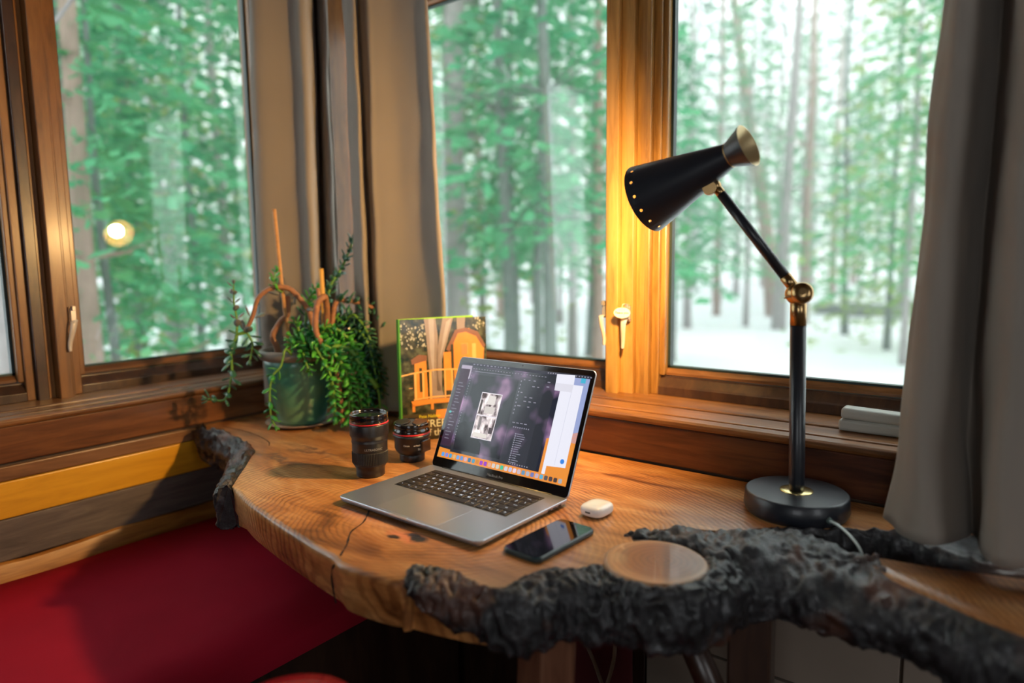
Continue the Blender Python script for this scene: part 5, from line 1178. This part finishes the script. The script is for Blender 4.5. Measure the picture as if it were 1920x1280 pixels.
for (kind, wn, word), Ls in cnt.items():
    for i, T in enumerate(Ls):
        _, x, y, k, sc, _w = T; z = gh(x, y)-.05
        place = '' if len(Ls) == 1 else ', %s such from the left' % ordn[i]
        lab = ('%s conifer' if kind == 'c' else '%s bare tree') % word + ' behind the %s window' % wn + place
        t = bpy.data.objects.new('conifer_tree' if kind == 'c' else 'bare_tree', None); COL.objects.link(t)
        t.location = (x, y, z+ZT); t.rotation_euler = (0, 0, 0 if (kind == 'b' and k == 2) else (x*3.1+y) % 6.28); t.scale = (sc, sc, sc)
        tag(t, lab, 'tree', 'trees behind the %s window' % wn); BASE[t.name] = V((x, y, z))
        tr = bpy.data.objects.new('trunk', (CT if kind == 'c' else BT)[k]); COL.objects.link(tr); tr.parent = t
        if kind == 'c':
            fo = bpy.data.objects.new('foliage', CON[k]); COL.objects.link(fo); fo.parent = t
# snowy fallen logs in the right window
bx_, by_ = -1.48, 20.48; lz = gh(bx_, by_)
for k in range(3):
    mb = MB(); cx_ = bx_+(-.7, .35, 1.2)[k]; cy_ = by_+(0, -.5, .2)[k]; mb.tube([(cx_-1.3, cy_-.2, lz+.12+.1*k), (cx_+1.3, cy_+.3, lz+.10)], [.20, .15], 8)
    tag(build('fallen_log', mb, TRKD, base=(cx_, cy_, lz)), ['leftmost dark fallen log in the snow beyond the desk lamp', 'middle dark fallen log in the snow beyond the desk lamp', 'rightmost dark fallen log in the snow, next to the right curtain'][k], 'log', 'fallen logs in the snow')

# thin winter haze hanging between the trees
hz = bpy.data.materials.new('haze'); hz.use_nodes = True; nt = hz.node_tree; nt.nodes.clear()
oo = N(nt, 'ShaderNodeOutputMaterial'); vv = N(nt, 'ShaderNodeVolumeScatter'); vv.inputs['Color'].default_value = (.93, .97, 1, 1); vv.inputs['Density'].default_value = .016; vv.inputs['Anisotropy'].default_value = .2
nt.links.new(vv.outputs[0], oo.inputs['Volume'])
mb = MB().prism([(-1.2, 1.2), (-1.2, -8), (-46, -8), (-46, 46), (24, 46), (24, 1.2)], -2.2, 13)
o = build('haze', mb, hz, base=(-5, 15, -2.2)); o['kind'] = 'stuff'; o['label'] = 'thin pale winter haze between the trees outside'; o['category'] = 'haze'

# ------------------------------------------------------------------ light
w = bpy.data.worlds.new('overcast_sky'); scene.world = w; w.use_nodes = True
bgn = w.node_tree.nodes['Background']; bgn.inputs['Color'].default_value = (.93, .97, 1.0, 1); bgn.inputs['Strength'].default_value = 2.1
def portal(name, loc, rot, sx, sy):
    l = bpy.data.lights.new(name, 'AREA'); l.shape = 'RECTANGLE'; l.size = sx; l.size_y = sy; l.cycles.is_portal = True
    o = bpy.data.objects.new(name, l); COL.objects.link(o); o.location = loc; o.rotation_euler = rot
portal('window_portal', (-.24, -.80, .63+ZT), (0, R(-90), 0), 1.1, 1.6)
portal('window_portal', (1.20, .26, .63+ZT), (R(-90), 0, 0), 2.2, 1.1)
portal('window_portal', (2.55, Y0-.1, .72+ZT), (R(90), 0, 0), 1.2, 1.25)

portal('window_portal', (X1+.1, -1.3, .72+ZT), (0, R(90), 0), 1.25, .8)

# ------------------------------------------------------------------ camera
cam = bpy.data.cameras.new('camera'); co = bpy.data.objects.new('camera', cam); COL.objects.link(co); scene.camera = co
rx = V((.7931, .6089, -.0127)); ux = V((-.0616, .1009, .9930)); fx = V((-.6059, .7868, -.1175))
rx = (rx - fx*rx.dot(fx)/fx.dot(fx)).normalized(); fx.normalize(); ux = rx.cross(fx)
Mc = Matrix((rx, ux, -fx)).transposed().to_4x4(); Mc.translation = (1.745, -1.28, .425+ZT); co.matrix_world = Mc
cam.sensor_width = 36; cam.lens = 36*1275/1920; cam.clip_start = .02; cam.clip_end = 300
cam.dof.use_dof = True; cam.dof.focus_distance = 1.30; cam.dof.aperture_fstop = 1.5
vs = scene.view_settings; vs.view_transform = 'Standard'; vs.look = 'None'; vs.exposure = 0.75; vs.gamma = 1; vs.use_curve_mapping = False
cy = scene.cycles; cy.max_bounces = 8; cy.diffuse_bounces = 4; cy.glossy_bounces = 4; cy.transparent_max_bounces = 12; cy.transmission_bounces = 4
cy.sample_clamp_indirect = 4; cy.use_denoising = True; cy.caustics_reflective = False; cy.caustics_refractive = False
